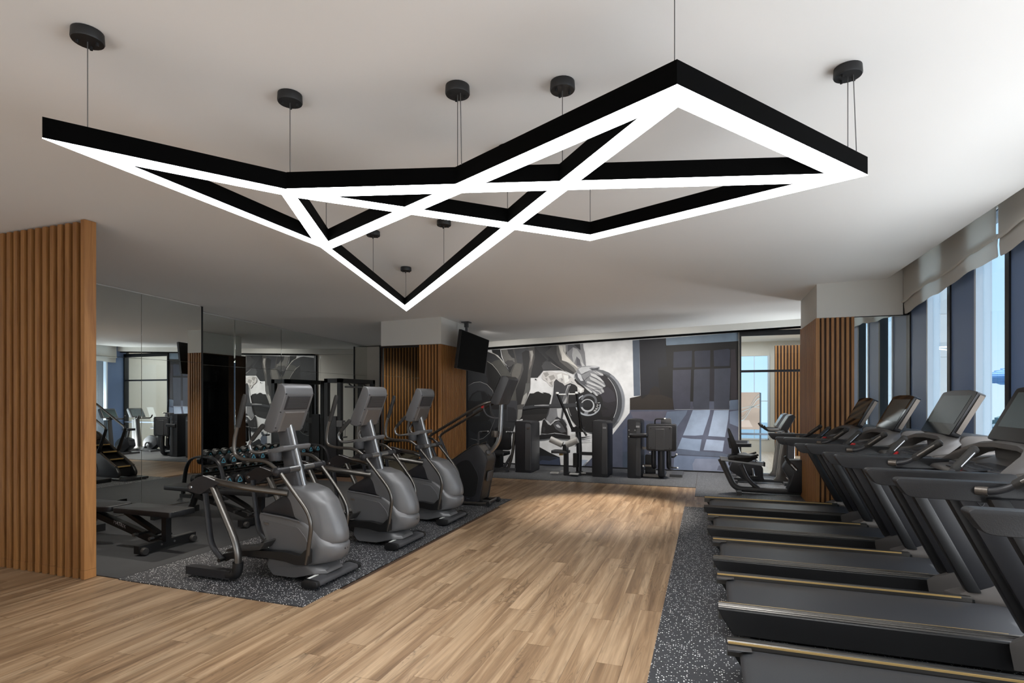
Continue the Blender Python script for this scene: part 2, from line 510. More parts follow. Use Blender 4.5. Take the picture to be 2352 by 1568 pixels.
def struct(o):
    o['kind'] = 'structure'
    return o
def kids(o):
    return [c for c in bpy.data.objects if c.parent is o]
def dup(root, loc, label, rz=None, scale=None):
    r = root.copy(); C.objects.link(r); r.location = loc
    if rz is not None: r.rotation_euler = (0, 0, rz)
    if scale is not None: r.scale = scale
    r['label'] = label
    for ch in kids(root):
        c = ch.copy(); C.objects.link(c); c.parent = r
        for g in kids(ch):
            d = g.copy(); C.objects.link(d); d.parent = c
    return r
def text(name, s, size, loc, rot, mat, parent=None, depth=0.001):
    cu = bpy.data.curves.new(name, 'FONT')
    cu.body = s; cu.size = size; cu.extrude = depth; cu.align_x = 'CENTER'; cu.align_y = 'CENTER'
    cu.materials.append(mat)
    tmp = bpy.data.objects.new(name, cu); C.objects.link(tmp)
    me = bpy.data.meshes.new_from_object(tmp.evaluated_get(bpy.context.evaluated_depsgraph_get()))
    bpy.data.objects.remove(tmp)
    o = bpy.data.objects.new(name, me); C.objects.link(o)
    o.location = loc; o.rotation_euler = rot
    if parent: o.parent = parent
    return o
def zc(x, y):
    """underside of the ceiling, which dips slightly towards the far left"""
    l = 2.93 - 0.03 * (y - 4.7)
    f = (x + 7.1) / 9.3
    return l + (3.03 - l) * f
# ================================================================== ROOM SHELL
XL, XL2, XW, YF, YB = -7.1, -7.47, 2.42, 12.0, -3.0
def grid_ceiling():
    m = MB()
    xs = [XL2 - 0.02] + [-7.0 + 0.46 * i for i in range(21)]
    xs[-1] = 2.16
    ys = [YB + (YF - YB) * i / 20 for i in range(21)]
    n = len(xs)
    vs = [(x, y, zc(x, y)) for y in ys for x in xs] + [(x, y, zc(x, y) + 0.12) for y in ys for x in xs]
    o = n * len(ys)
    fs = []
    for j in range(len(ys) - 1):
        for i in range(n - 1):
            a = j * n + i
            fs.append((a, a + n, a + n + 1, a + 1))
            fs.append((o + a, o + a + 1, o + a + n + 1, o + a + n))
    for j in range(len(ys) - 1):
        a = j * n; b = j * n + n - 1
        fs.append((a, o + a, o + a + n, a + n)); fs.append((b, b + n, o + b + n, o + b))
    m._faces(vs, fs)
    return m
ceil = struct(grid_ceiling().build('ceiling', M['ceiling'], smooth=60))
b = MB(); b.box(2.16, XW + 0.12, YB, YF + 0.1, 3.17, 3.25)
b.box(2.16, 2.18, YB, YF, 3.04, 3.17); b.box(-7.62, 2.6, YB - 0.1, YF + 0.1, 3.25, 3.33)
struct(b.build('trim_1', M['ceiling']))

# floor slab, with planks laid on it as pieces
b = MB(); b.box(-8.2, XW + 0.1, YB - 0.1, YF + 0.05, -0.2, -0.007)
floor = struct(b.build('floor', M['subfloor']))
b = MB(); b.box(-8.2, XW + 0.05, YB, 1.75, -0.007, 0)
b.build('plank_field', M['plank'], floor, kind='stuff')
PW, PL = 0.15, 1.2
pm = MB(); pm.box(-PW / 2 + 0.0006, PW / 2 - 0.0006, -PL / 2 + 0.0006, PL / 2 - 0.0006, -0.0065, 0.0, 0.0012, 1)
plank0 = pm.build('plank', M['plank'], floor)
first = True
rows = int((2.4 + 6.6) / PW)
for r in range(rows):
    x = -6.6 + PW * (r + 0.5)
    spans = []
    if x < -2.72: spans = [(1.8, 3.3)]
    elif x < -0.27: spans = [(1.8, 9.84)]
    else: spans = [(8.05, 9.0)]
    if -4.3 < x < -2.72: spans.append((7.75, 9.84))
    off = random.random() * PL
    for a, c in spans:
        y = a - off
        while y < c:
            if y + PL > a:
                o = plank0 if first else plank0.copy()
                if not first: C.objects.link(o); o.parent = floor
                first = False
                o.location = (x, y + PL / 2, random.uniform(-0.0006, 0))
            y += PL

def rubber(x0, x1, y0, y1, mat, label, z=0.008):
    m = MB(); m.box(x0, x1, y0, y1, 0.0003, z, 0.002, 1)
    return tag(m.build('rubber_mat', mat), label, 'mat')
rubber(-4.6, -2.745, 3.275, 7.80, M['mat_fleck'], 'black rubber mat flecked with white under the row of ellipticals')
rubber(-7.06, -4.605, 3.29, 8.48, M['mat_black'], 'plain black rubber flooring under the weight benches')
rubber(-7.05, -0.19, 9.84, 11.94, M['mat_grey'], 'dark grey rubber mat below the painted mural wall')
rubber(-0.185, 1.345, 8.98, 11.94, M['mat_grey'], 'speckled grey rubber mat under the exercise bikes')
rubber(-0.30, 2.37, 1.3, 8.07, M['mat_fleck'], 'black rubber mat flecked with white under the treadmills')

# ---- left wall and its mirrors
b = MB()
b.box(XL2 - 0.16, XL2 - 0.06, YB, YF + 0.05, -0.1, 3.2)
b.box(XL2 - 0.07, XL - 0.03, 3.2, 6.30, 0, 2.94)
b.box(XL2 - 0.07, XL - 0.03, 11.12, YF, 0, 2.70)
wall_left = struct(b.build('wall_left', M['wall']))
b = MB()
b.box(XL - 0.03, XL + 0.004, 6.29, 6.315, 0, 2.87); b.box(XL - 0.03, XL + 0.004, 11.10, 11.12, 0, 2.72)
b.build('mirror_edge', M['frame'], wall_left)
def mirror_panel(x, y0, y1, z0, z1a, z1b, rz=0.0):
    """upright mirror panel with its face towards +x, top edge z1a at y0 and z1b at y1"""
    yc = (y0 + y1) / 2
    g = 0.002
    h = (y1 - y0) / 2 - g
    m = MB()
    m.prism([(-h, z0), (h, z0), (h, z1b), (-h, z1a)], -0.008, 0.0, 'x', 0.0012, 1)
    o = m.build('mirror_panel', M['mirror'], wall_left)
    o.location = (x, yc, 0); o.rotation_euler = (0, 0, math.radians(rz))
    return o
ZJ = 2.03
for y0, y1 in ((3.3, 4.33), (4.33, 5.36), (5.36, 6.29)):
    mirror_panel(XL, y0, y1, 0.015, ZJ - 0.001, ZJ - 0.001)
    mirror_panel(XL, y0, y1, ZJ + 0.001, zc(XL, y0) - 0.02, zc(XL, y1) - 0.02)
for y0, y1, rz in ((6.2, 7.276, 1.1), (7.276, 8.35, 0.35), (8.35, 9.458, 0.0), (9.458, 10.6, -0.2), (10.6, 11.12, -0.2)):
    mirror_panel(XL2, y0, y1, 0.015, ZJ - 0.001, ZJ - 0.001, rz)
    mirror_panel(XL2, y0, y1, ZJ + 0.001, zc(XL, y0) - 0.03, zc(XL, y1) - 0.03, rz)
mirror_panel(XL, 11.12, 11.98, 0.015, ZJ - 0.001, ZJ - 0.001)
mirror_panel(XL, 11.12, 11.98, ZJ + 0.001, zc(XL, 11.12) - 0.02, zc(XL, 12) - 0.02)

# ---- slatted screen at the left
screen = thing('slatted_screen', 'tall golden oak slatted screen standing at the left of the room', 'screen', (-4.866, 3.18, 0))
b = MB(); b.box(-2.15, -0.03, 0.072, 0.080, 0, 2.96)
b.build('backing_panel', M['slat_dark'], screen)
sm = MB()
sm.box(-0.045, 0, 0, 0.0715, 0.075, 2.972, 0.002, 1); sm.box(-0.046, 0.001, -0.001, 0.0715, 0.001, 0.0735, 0.002, 1)
sm.box(-0.045, 0, 0.0805, 0.095, 0.001, 2.972, 0.002, 1)
em = MB()
em.box(-0.045, 0, 0, 0.095, 0.075, 2.984, 0.002, 1); em.box(-0.046, 0.001, -0.001, 0.095, 0.001, 0.0735, 0.002, 1)
em.build('slat', M['slat'], screen)
s0 = sm.build('slat', M['slat'], screen)
for k in range(1, 23):
    o = s0 if k == 1 else s0.copy()
    if k > 1: C.objects.link(o); o.parent = screen
    o.location = (-0.0955 * k, 0, 0)

# ---- pillars
def fluted(parent, n, w, depth, h, x0, y0, dx, dy, rot):
    m = MB(); m.box(-w / 2, w / 2, -depth, 0, 0.0, h, 0.002, 1)
    s = m.build('slat', M['slat'], parent)
    for k in range(n):
        o = s if k == 0 else s.copy()
        if k: C.objects.link(o); o.parent = parent
        o.location = (x0 + dx * k, y0 + dy * k, 0); o.rotation_euler = (0, 0, rot)
# left pillar: front face y 8.49, right face x -4.25
pl = struct(thing('pillar', None, None, (-4.25, 8.49, 0)))
b = MB(); b.box(-1.19, -0.03, 0.035, 1.1, 0, 2.42); b.build('pillar_core', M['slat_dark'], pl)
b = MB(); b.box(-1.17, 0.0, 0.0, 1.0, 2.424, 2.95); b.build('pillar_head', M['soffit'], pl)
b = MB(); b.box(-1.13, -0.425, 0.015, 0.034, 0.02, 2.385); b.build('mirror_panel', M['bronze_mirror'], pl)
b = MB(); b.box(-1.15, -1.13, 0.0, 0.034, 0.0, 2.40); b.box(-1.15, -0.42, 0.0, 0.034, 2.385, 2.405); b.build('mirror_edge', M['frame'], pl)
b = MB(); b.box(-1.20, -1.188, 0.03, 0.75, 0.0, 2.40); b.build('glass_panel', M['screen'], pl)
fluted(pl, 7, 0.029, 0.034, 2.42, -0.40, 0.0345, 0.0595, 0, 0)
b = MB(); b.box(-0.03, 0.0, 0.0, 0.034, 0, 2.42, 0.002, 1); b.build('corner_post', M['slat'], pl)
fluted(pl, 17, 0.029, 0.029, 2.42, -0.0305, 0.09, 0, 0.0585, PI / 2)
# right pillar: front y 8.27, left face x 1.35
pr = struct(thing('pillar', None, None, (1.35, 8.27, 0)))
b = MB(); b.box(0.03, 1.05, 0.035, 1.36, 0, 2.555); b.build('pillar_core', M['slat_dark'], pr)
b = MB(); b.box(0.012, 0.98, 0.006, 1.34, 2.56, 3.18); b.build('pillar_head', M['soffit'], pr)
b = MB(); b.box(0.445, 1.06, 0.015, 0.034, 0.02, 2.55); b.build('mirror_panel', M['mirror'], pr)
b = MB(); b.box(0.44, 1.06, 0.01, 0.034, 2.55, 2.562); b.build('mirror_edge', M['frame'], pr)
fluted(pr, 7, 0.031, 0.034, 2.56, 0.082, 0.0345, 0.0575, 0, 0)
b = MB(); b.box(0.0, 0.045, 0.0, 0.034, 0, 2.56, 0.002, 1); b.build('corner_post', M['slat'], pr)
fluted(pr, 22, 0.034, 0.029, 2.56, 0.0305, 0.09, 0, 0.0585, -PI / 2)

# ---- far wall: bulkhead, shadow lines, plaster
b = MB(); b.box(-7.62, 0.60, YF + 0.012, YF + 0.12, -0.1, 3.2)
struct(b.build('wall_far', M['wall']))
def strip_along_x(x0, x1, y0, y1, fz0, fz1, n=12):
    m = MB(); rings = []
    for i in range(n + 1):
        x = x0 + (x1 - x0) * i / n
        rings.append([(x, y0, fz0(x)), (x, y1, fz0(x)), (x, y1, fz1(x)), (x, y0, fz1(x))])
    return m.layers(rings)
def mural_top(x):
    return 2.639 + (x + 4.776) * (2.821 - 2.639) / (0.598 + 4.776)
struct(strip_along_x(-7.1, XW, 11.78, YF + 0.02, lambda x: mural_top(x) + 0.028, lambda x: zc(x, 11.9) - 0.0005).build('trim_2', M['soffit']))
struct(strip_along_x(-7.1, XW, 11.765, 11.779, lambda x: mural_top(x) + 0.160, lambda x: mural_top(x) + 0.185).build('trim_3', M['frame']))
struct(strip_along_x(-5.3, XW, 11.86, YF + 0.011, lambda x: mural_top(x), lambda x: mural_top(x) + 0.0275).build('trim_4', M['lamp_black']))
b = MB(); b.box(-5.36, -5.302, 11.95, YF + 0.011, 0, 2.62); struct(b.build('trim_5', M['frame']))
b = MB(); b.box(-5.3, 0.585, 11.985, YF + 0.011, 0.0, 0.03); struct(b.build('baseboard_far', M['frame']))

# ---- back and side walls behind the camera
b = MB(); b.box(-7.62, XW + 0.2, YB - 0.1, YB, -0.1, 3.3); struct(b.build('wall_back', M['wall']))
b = MB(); b.box(XW + 0.02, XW + 0.14, 8.24, 9.62, -0.1, 3.3); struct(b.build('wall_right', M['wall']))

# ================================================================== WINDOW WALL (right)
win = struct(thing('window_1', None, None, (XW, 0, 0)))
b = MB(); b.box(-0.03, 0.14, YB - 0.1, YF + 0.1, 3.14, 3.3); b.build('window_head', M['steel_frame'], win)
b = MB(); b.box(-0.03, 0.14, YB - 0.1, YF + 0.1, -0.1, 0.09, 0.004, 1); b.build('window_sill', M['win_white'], win)
mu = MB(); mu.box(-0.035, 0.07, 0.0, 0.07, 0.09, 3.14, 0.004, 1)
pa = MB(); pa.box(-0.02, 0.05, -0.56, -0.002, 0.09, 3.14, 0.004, 1)
ed = MB(); ed.box(-0.035, 0.09, -0.60, -0.562, 0.09, 3.14, 0.004, 1)
ga = MB(); ga.box(0.02, 0.032, -1.148, -0.602, 0.09, 3.14)
protos = [mu.build('mullion', M['frame'], win), pa.build('panel', M['win_panel'], win),
          ed.build('edge_frame', M['win_white'], win), ga.build('pane', M['glass'], win)]
for k, y in enumerate((8.22, 7.0, 5.79, 4.57, 3.35, 2.13, 0.91, -0.31, -1.53, 10.84, 12.05)):
    for p in protos:
        o = p if k == 0 else p.copy()
        if k: C.objects.link(o); o.parent = win
        o.location = (0, y, 0)
b = MB(); b.box(-0.03, 0.07, -3.1, -2.68, 0.09, 3.14); b.build('panel', M['win_panel'], win)

# roman blinds, soft lower hem
def blind(y0, y1, label):
    t = thing('roman_blind', label, 'blind', (2.32, y1, 0))
    n = 26
    def hem(y):
        return 2.57 + (8.27 - min(y, 8.27)) * 0.058 + 0.012 * math.sin(y * 5.2) + 0.006 * math.sin(y * 13)
    m = MB(); rings = []
    for i in range(n + 1):
        y = y0 + (y1 - y0) * i / n
        h = hem(y) + 0.15
        w = 0.004 * math.sin(y * 3.1)
        rings.append([(w, y - y1, 3.165), (w, y - y1, h + 0.03), (-0.02 + w, y - y1, h), (-0.012 + w, y - y1, h - 0.012), (0.008 + w, y - y1, h + 0.02), (0.008 + w, y - y1, 3.165)])
    m.layers(rings); m.build('upper_fold', M['blind'], t, smooth=60)
    m = MB(); rings = []
    for i in range(n + 1):
        y = y0 + (y1 - y0) * i / n
        h = hem(y); w = 0.006 * math.sin(y * 4.4) + 0.012 * math.sin(y * 1.7)
        rings.append([(0.010, y - y1, h + 0.20), (0.006 + w, y - y1, h + 0.10), (0.012 + w, y - y1, h + 0.012), (0.018 + w, y - y1, h), (0.024 + w, y - y1, h + 0.012), (0.018 + w, y - y1, h + 0.10), (0.022, y - y1, h + 0.20)])
    m.layers(rings); m.build('lower_fold', M['blind'], t, smooth=60)
    m = MB(); m.tube([(0.03, 0.0, 3.15), (0.03, y0 - y1, 3.15)], 0.018, 10); m.build('rail', M['white'], t)
blind(5.86, 8.24, 'white roman blind beside the slatted pillar, drawn up above the far treadmills')
blind(9.66, 11.7, 'white roman blind beyond the slatted pillar, seen only in the left mirrors')
blind(3.4, 5.80, 'white roman blind nearer the camera, drawn up above the nearer treadmills')

# ================================================================== GLAZED PARTITION (far right) AND ROOM BEHIND
gp = struct(thing('window_2', None, None, (0.6, 12.0, 0)))
ztop = mural_top(1.2)
b = MB(); b.box(0.0, 0.035, -0.03, 0.05, 0, ztop); b.build('mullion', M['frame'], gp)
b = MB(); b.box(1.76, 1.82, -0.03, 0.05, 0, ztop); b.build('mullion', M['frame'], gp)
b = MB(); b.box(0.035, 1.76, -0.02, 0.04, ztop - 0.10, ztop); b.build('top_rail', M['frame'], gp)
b = MB(); b.box(0.035, 1.76, -0.02, 0.04, 2.02, 2.065); b.build('transom', M['frame'], gp)
b = MB(); b.box(0.035, 1.76, -0.03, 0.04, 0.78, 0.815); b.build('transom', M['steel_frame'], gp)
b = MB(); b.box(0.035, 1.76, 0.0, 0.012, 0.03, 0.78); b.build('pane', M['glass'], gp)
b = MB(); b.box(0.035, 1.76, 0.0, 0.012, 0.815, 2.02); b.build('pane', M['glass'], gp)
b = MB(); b.box(0.035, 1.76, 0.0, 0.012, 2.065, ztop - 0.10); b.build('pane', M['glass'], gp)
b = MB(); b.box(0.0, 1.82, -0.02, 0.05, 0, 0.03); b.build('bottom_rail', M['frame'], gp)
b = MB(); b.box(-0.6, 2.56, 12.06, 17.2, -0.2, 0.0); struct(b.build('floor', M['pale_floor']))
b = MB(); b.box(-0.6, 2.56, 12.13, 17.2, 3.1, 3.2); struct(b.build('ceiling', M['ceiling']))
b = MB(); b.box(2.56, 2.66, 12.13, 17.2, -0.2, 3.2); struct(b.build('wall_right', M['wall']))
b = MB(); b.box(-0.7, -0.6, 12.13, 17.2, -0.2, 3.2); struct(b.build('wall_left', M['wall']))
b = MB(); b.box(-0.6, 0.8, 17.1, 17.2, 0, 3.1); b.box(0.8, 1.62, 17.1, 17.2, 0, 0.35); b.box(0.8, 1.62, 17.1, 17.2, 2.7, 3.1); b.box(1.62, 2.56, 17.1, 17.2, 0, 3.1)
struct(b.build('wall_far', M['wall']))
w3 = struct(thing('window_3', None, None, (1.0, 17.1, 0)))
b = MB(); b.box(-0.2, 0.62, 0.04, 0.05, 0.35, 2.7); b.build('pane', M['glass'], w3)
b = MB(); b.box(-0.22, -0.17, -0.02, 0.08, 0.35, 2.7); b.box(0.59, 0.64, -0.02, 0.08, 0.35, 2.7); b.box(-0.2, 0.62, -0.02, 0.08, 0.34, 0.38); b.box(0.24, 0.255, 0, 0.06, 0.38, 2.7); b.box(0.03, 0.59, 0, 0.06, 1.42, 1.44); b.build('window_frame', M['win_white'], w3)
bs = thing('slatted_divider', 'oak slatted divider standing in the room behind the glass partition', 'divider', (1.68, 16.2, 0))
b = MB(); b.box(0, 0.85, 0.04, 0.06, 0, 2.9); b.build('backing_panel', M['slat_dark'], bs)
fluted(bs, 11, 0.035, 0.04, 2.9, 0.03, 0.0395, 0.078, 0, 0)
bd = thing('display_board', 'blush pink board with white looping lines standing behind the glass', 'board', (0.66, 12.55, 0))
b = MB(); b.box(0, 0.36, 0, 0.02, 0.86, 1.63, 0.004, 1); b.build('board', M['pink'], bd)
b = MB(); b.box(0.355, 0.385, 0.0, 0.03, 0.0, 1.62); b.box(-0.02, 0.0, 0.0, 0.03, 0.0, 1.62); b.build('stand', M['steel_frame'], bd)
m = MB()
def ribbon(f, w):
    pts = [f(i / 20) for i in range(21)]
    m.layers([[(x, -0.006, z - w), (x, -0.006, z + w), (x, -0.001, z + w), (x, -0.001, z - w)] for x, z in pts])
ribbon(lambda t: (0.003 + 0.354 * t, 1.04 + 0.46 * t * t * (3 - 2 * t)), 0.012)
ribbon(lambda t: (0.003 + 0.354 * t, 1.10 + 0.48 * t * t * (3 - 2 * t)), 0.006)
ribbon(lambda t: (0.003 + 0.354 * t, 1.22 + 0.16 * t), 0.009)
ribbon(lambda t: (0.003 + 0.354 * t, 1.30 + 0.03 * math.sin(t * 3)), 0.006)
m.build('looping_line', M['white'], bd)

# ================================================================== OUTSIDE
b = MB(); b.box(XW + 0.15, 8.5, -9, 11.35, -0.5, -0.1); struct(b.build('terrace', M['stone']))
b = MB(); b.box(-400, 600, -400, 800, -30.5, -30); struct(b.build('ground', M['leaf2']))
st = struct(thing('exterior_wing', None, None, (2.75, 11.4, 0)))
tm = MB(); tm.box(0, 0.498, 0, 0.06, 0, 0.726, 0.004, 1)
first = None
for i in range(3):
    for k in range(-1, 8):
        if first is None:
            o = first = tm.build('stone_tile', M['stone'], st)
        else:
            o = first.copy(); C.objects.link(o); o.parent = st
        o.location = (0.5 * i, random.uniform(-0.002, 0), 0.73 * k + 0.02)
b = MB(); b.box(0, 1.5, 0.063, 3.0, -3, 6); b.build('wing_core', M['stone'], st)
def tree(loc, h, w, mat, label, group=None):
    rnd = random.Random(int(loc[0] * 13 + loc[1] * 7))
    t = thing('tree', label, 'tree', loc, 0, group)
    m = MB(); m.tube([(0, 0, 0), (0.1, 0, h * 0.5), (0, 0.1, h * 0.75)], [w * 0.06, w * 0.04, w * 0.02], 8); m.build('trunk', M['slat_dark'], t)
    m = MB()
    for k in range(130):
        a = rnd.random() * 2 * PI; r = w * 0.5 * math.sqrt(rnd.random()); zz = h * (0.25 + 0.75 * rnd.random())
        r *= math.sqrt(max(0.05, 1 - ((zz / h - 0.55) / 0.5) ** 2))
        s = w * rnd.uniform(0.06, 0.13)
        mat4 = Matrix.Translation((r * math.cos(a), r * math.sin(a), zz)) @ Matrix.Rotation(rnd.random() * 6, 4, 'Z') @ Matrix.Diagonal((s, s, s * 0.7, 1))
        bmesh.ops.create_icosphere(m.bm, subdivisions=1, radius=1, matrix=mat4)
    m.build('crown', mat, t, kind='stuff')
rt = random.Random(3)
names = ['tall hazy blue green tree nearest outside, beside the edge of the granite wall', 'bluish tree outside, second nearest, seen low between two treadmill screens', 'round hazy tree outside, mostly hidden by the window mullion',
         'grey green tree far outside, just right of the granite wall', 'palest tree, farthest outside below the stadium roof']
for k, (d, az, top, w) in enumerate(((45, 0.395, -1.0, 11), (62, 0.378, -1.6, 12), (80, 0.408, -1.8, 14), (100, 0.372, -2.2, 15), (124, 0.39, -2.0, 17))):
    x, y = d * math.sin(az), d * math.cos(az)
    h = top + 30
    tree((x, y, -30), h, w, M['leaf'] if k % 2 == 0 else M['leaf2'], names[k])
# far stadium roof
sd = tag(thing('stadium', None, None, (148, 316, 6.5)), 'distant pale blue oval stadium roof on the skyline', 'building')
m = MB()
def oval(a, r): return (r * 27 * math.cos(a), r * 20 * math.sin(a))
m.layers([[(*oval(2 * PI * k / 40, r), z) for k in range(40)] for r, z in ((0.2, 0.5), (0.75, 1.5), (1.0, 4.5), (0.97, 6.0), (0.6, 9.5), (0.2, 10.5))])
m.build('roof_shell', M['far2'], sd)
m = MB()
for k in range(9):
    z = 2.4 + k * 0.9; r = 1.005 * (0.80 + 0.2 * math.sin(PI * min(1, (k + 0.6) / 6))) if k < 4 else 1.0 - 0.085 * (k - 4)
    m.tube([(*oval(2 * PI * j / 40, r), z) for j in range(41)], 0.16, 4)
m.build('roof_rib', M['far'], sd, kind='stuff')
for k in range(5):
    m = MB(); m.tube([(-20 + 10 * k, -4, 2.0), (-17 + 8.5 * k, -3, -36.5)], 0.9, 6); m.build('support_leg', M['far2'], sd)
# ================================================================== PENDANT LIGHT
pend = thing('pendant_light', 'large angular pendant light of crossing black bars with glowing white undersides', 'lamp', (-1.0, 2.7, 2.54))
def rel(p): return (p[0] + 1.0, p[1] - 2.7)
A, A_in = (-2.512, 1.482), (-2.435, 1.768)
B, B_in, B_low, B_r = (-1.981, 2.251), (-2.051, 2.295), (-2.013, 2.365), (-1.839, 2.406)
C_out, C_tl, C_t, C_r = (-2.51, 3.173), (-2.444, 3.018), (-2.381, 3.094), (-2.474, 3.245)
D, Di = (-3.387, 5.855), (-3.203, 5.50)
F_, Fi = (-0.733, 3.651), (-0.708, 3.528)
G, H, Hi, H2 = (0.707, 3.009), (-0.096, 1.931), (-0.1, 2.077), (-0.227, 2.097)
Gi, Gl = (0.526, 2.934), (0.42, 3.012)
bars = [[A, B, B_in, A_in], [A, A_in, C_tl, C_out], [B_in, B, B_low, C_t, C_tl], [C_out, C_tl, C_t, C_r, Di, D],
        [C_t, H, Hi, H2, C_r], [D, Di, H2, Hi], [H, G, Gi, Hi], [B, Gi, G, Gl, B_r, B_low], [F_, G, Gl, Fi], [B_low, B_r, Fi, F_]]
for k, poly in enumerate(bars):
    p = [rel(q) for q in poly]
    ar = sum(p[i][0] * p[(i + 1) % len(p)][1] - p[(i + 1) % len(p)][0] * p[i][1] for i in range(len(p)))
    if ar < 0: p.reverse()
    z0 = 0.0004 * k
    m = MB(); m.prism(p, 0.004 + z0, 0.088 + z0 * 0.5, 'z')
    h = m.build('light_bar', M['lamp_black'], pend)
    m = MB(); m.prism(p, 0.0 + z0, 0.0035 + z0, 'z')
    m.build('diffuser', M['diffuser'], h)
cables = [((-2.436, 1.605), 1), ((-1.968, 2.26), 1), ((-1.147, 2.47), 2), ((-0.657, 2.605), 1), ((0.609, 2.93), 2), ((-2.80, 4.26), 1), ((-2.085, 4.22), 1),
          ((-3.165, 5.46), 1), ((-0.722, 3.60), 1), ((-0.105, 1.96), 1), ((-1.135, 3.155), 1), ((-2.425, 3.13), 1)]
for (x, y), n in cables:
    z = zc(x, y)
    m = MB(); m.lathe((x + 1.0, y - 2.7, z - 2.54), [(0.0, -0.001), (0.058, -0.001), (0.060, -0.036), (0.057, -0.042), (0.0, -0.042)], 'z', 24)
    r = m.build('ceiling_rose', M['rose'], pend)
    m = MB()
    for a in (0.6, 2.2, 3.9): m.cyl((x + 1.0 + 0.035 * math.cos(a), y - 2.7 + 0.035 * math.sin(a), z - 2.54 - 0.056), 0.006, 0.014, 'z', 8)
    m.build('cable_grip', M['rose'], r)
    m = MB()
    m.tube([(x + 1.0, y - 2.7, 0.085), (x + 1.0, y - 2.7, z - 2.54 - 0.04)], 0.0022, 6)
    if n == 2: m.tube([(x + 1.03, y - 2.72, 0.085), (x + 1.02, y - 2.71, z - 2.54 - 0.04)], 0.0022, 6)
    m.build('suspension_cable', M['cable'], pend)

# ================================================================== TELEVISION ON CEILING MOUNT
tv = thing('television', 'black flat television hung from the ceiling beside the left pillar', 'television', (-3.95, 9.16, 0))
m = MB()
q = [((0.06, -0.62, 2.66), (-0.03, -0.62, 2.01)), ((0.06, 0.63, 2.60), (-0.03, 0.62, 1.966))]
def tvbox(mb, d0, d1, ins):
    # panel between two depths along its normal
    nx, nz = 0.99, -0.137
    a, b_, c, d = Vector(q[0][0]), Vector(q[0][1]), Vector(q[1][1]), Vector(q[1][0])
    ctr = (a + b_ + c + d) / 4
    pts = [p + (ctr - p) * ins for p in (a, b_, c, d)]
    r0 = [p + Vector((nx, 0, nz)) * d0 for p in pts]; r1 = [p + Vector((nx, 0, nz)) * d1 for p in pts]
    mb.layers([r0, r1])
tvbox(m, -0.05, 0.0, 0.0); m.build('casing', M['black'], tv)
m = MB(); tvbox(m, 0.0005, 0.003, 0.02); m.build('screen', M['tv'], tv)
ztv = zc(-3.98, 9.1)
m = MB(); m.tube([(-0.13, 0.0, ztv - 0.02), (-0.13, 0.0, 2.3)], 0.022, 12); m.build('pole', M['charcoal'], tv)
m = MB(); m.box(-0.20, -0.06, -0.07, 0.07, ztv - 0.02, ztv - 0.002, 0.004, 1); m.box(-0.16, -0.10, -0.03, 0.03, ztv - 0.10, ztv - 0.02, 0.006, 1); m.build('ceiling_plate', M['charcoal'], tv)
m = MB(); m.box(-0.16, -0.03, -0.14, 0.14, 2.2, 2.42, 0.006, 1); m.build('bracket', M['charcoal_dark'], tv)
# ================================================================== ELLIPTICAL TRAINERS
def pillow(mb, prof, ys, fx, x0):
    """side outline skinned across y; points beyond x0 pull back towards the flanks"""
    rings = []
    for y, s, ins in zip(ys, fx, [0.012] + [0] * (len(ys) - 2) + [0.012]):
        cx = sum(p[0] for p in prof) / len(prof); cz = sum(p[1] for p in prof) / len(prof)
        rg = []
        for x, z in prof:
            xx = x0 + (x - x0) * s if x > x0 else x
            xx += (cx - xx) * ins; zz = z + (cz - z) * ins
            rg.append((xx, y, zz))
        rings.append(rg)
    return mb.layers(rings)
def smooth_outline(pts, d=0.03, n=4):
    """round every corner of a closed 2D outline"""
    out = []
    N = len(pts)
    for i in range(N):
        a, b_, c = Vector(pts[i - 1]), Vector(pts[i]), Vector(pts[(i + 1) % N])
        da = min(d, (a - b_).length * 0.45); dc = min(d, (c - b_).length * 0.45)
        p, q_ = b_ + (a - b_).normalized() * da, b_ + (c - b_).normalized() * dc
        for k in range(n + 1):
            t = k / n
            v = p * (1 - t) ** 2 + b_ * 2 * t * (1 - t) + q_ * t * t
            out.append((v.x, v.y))
    return out
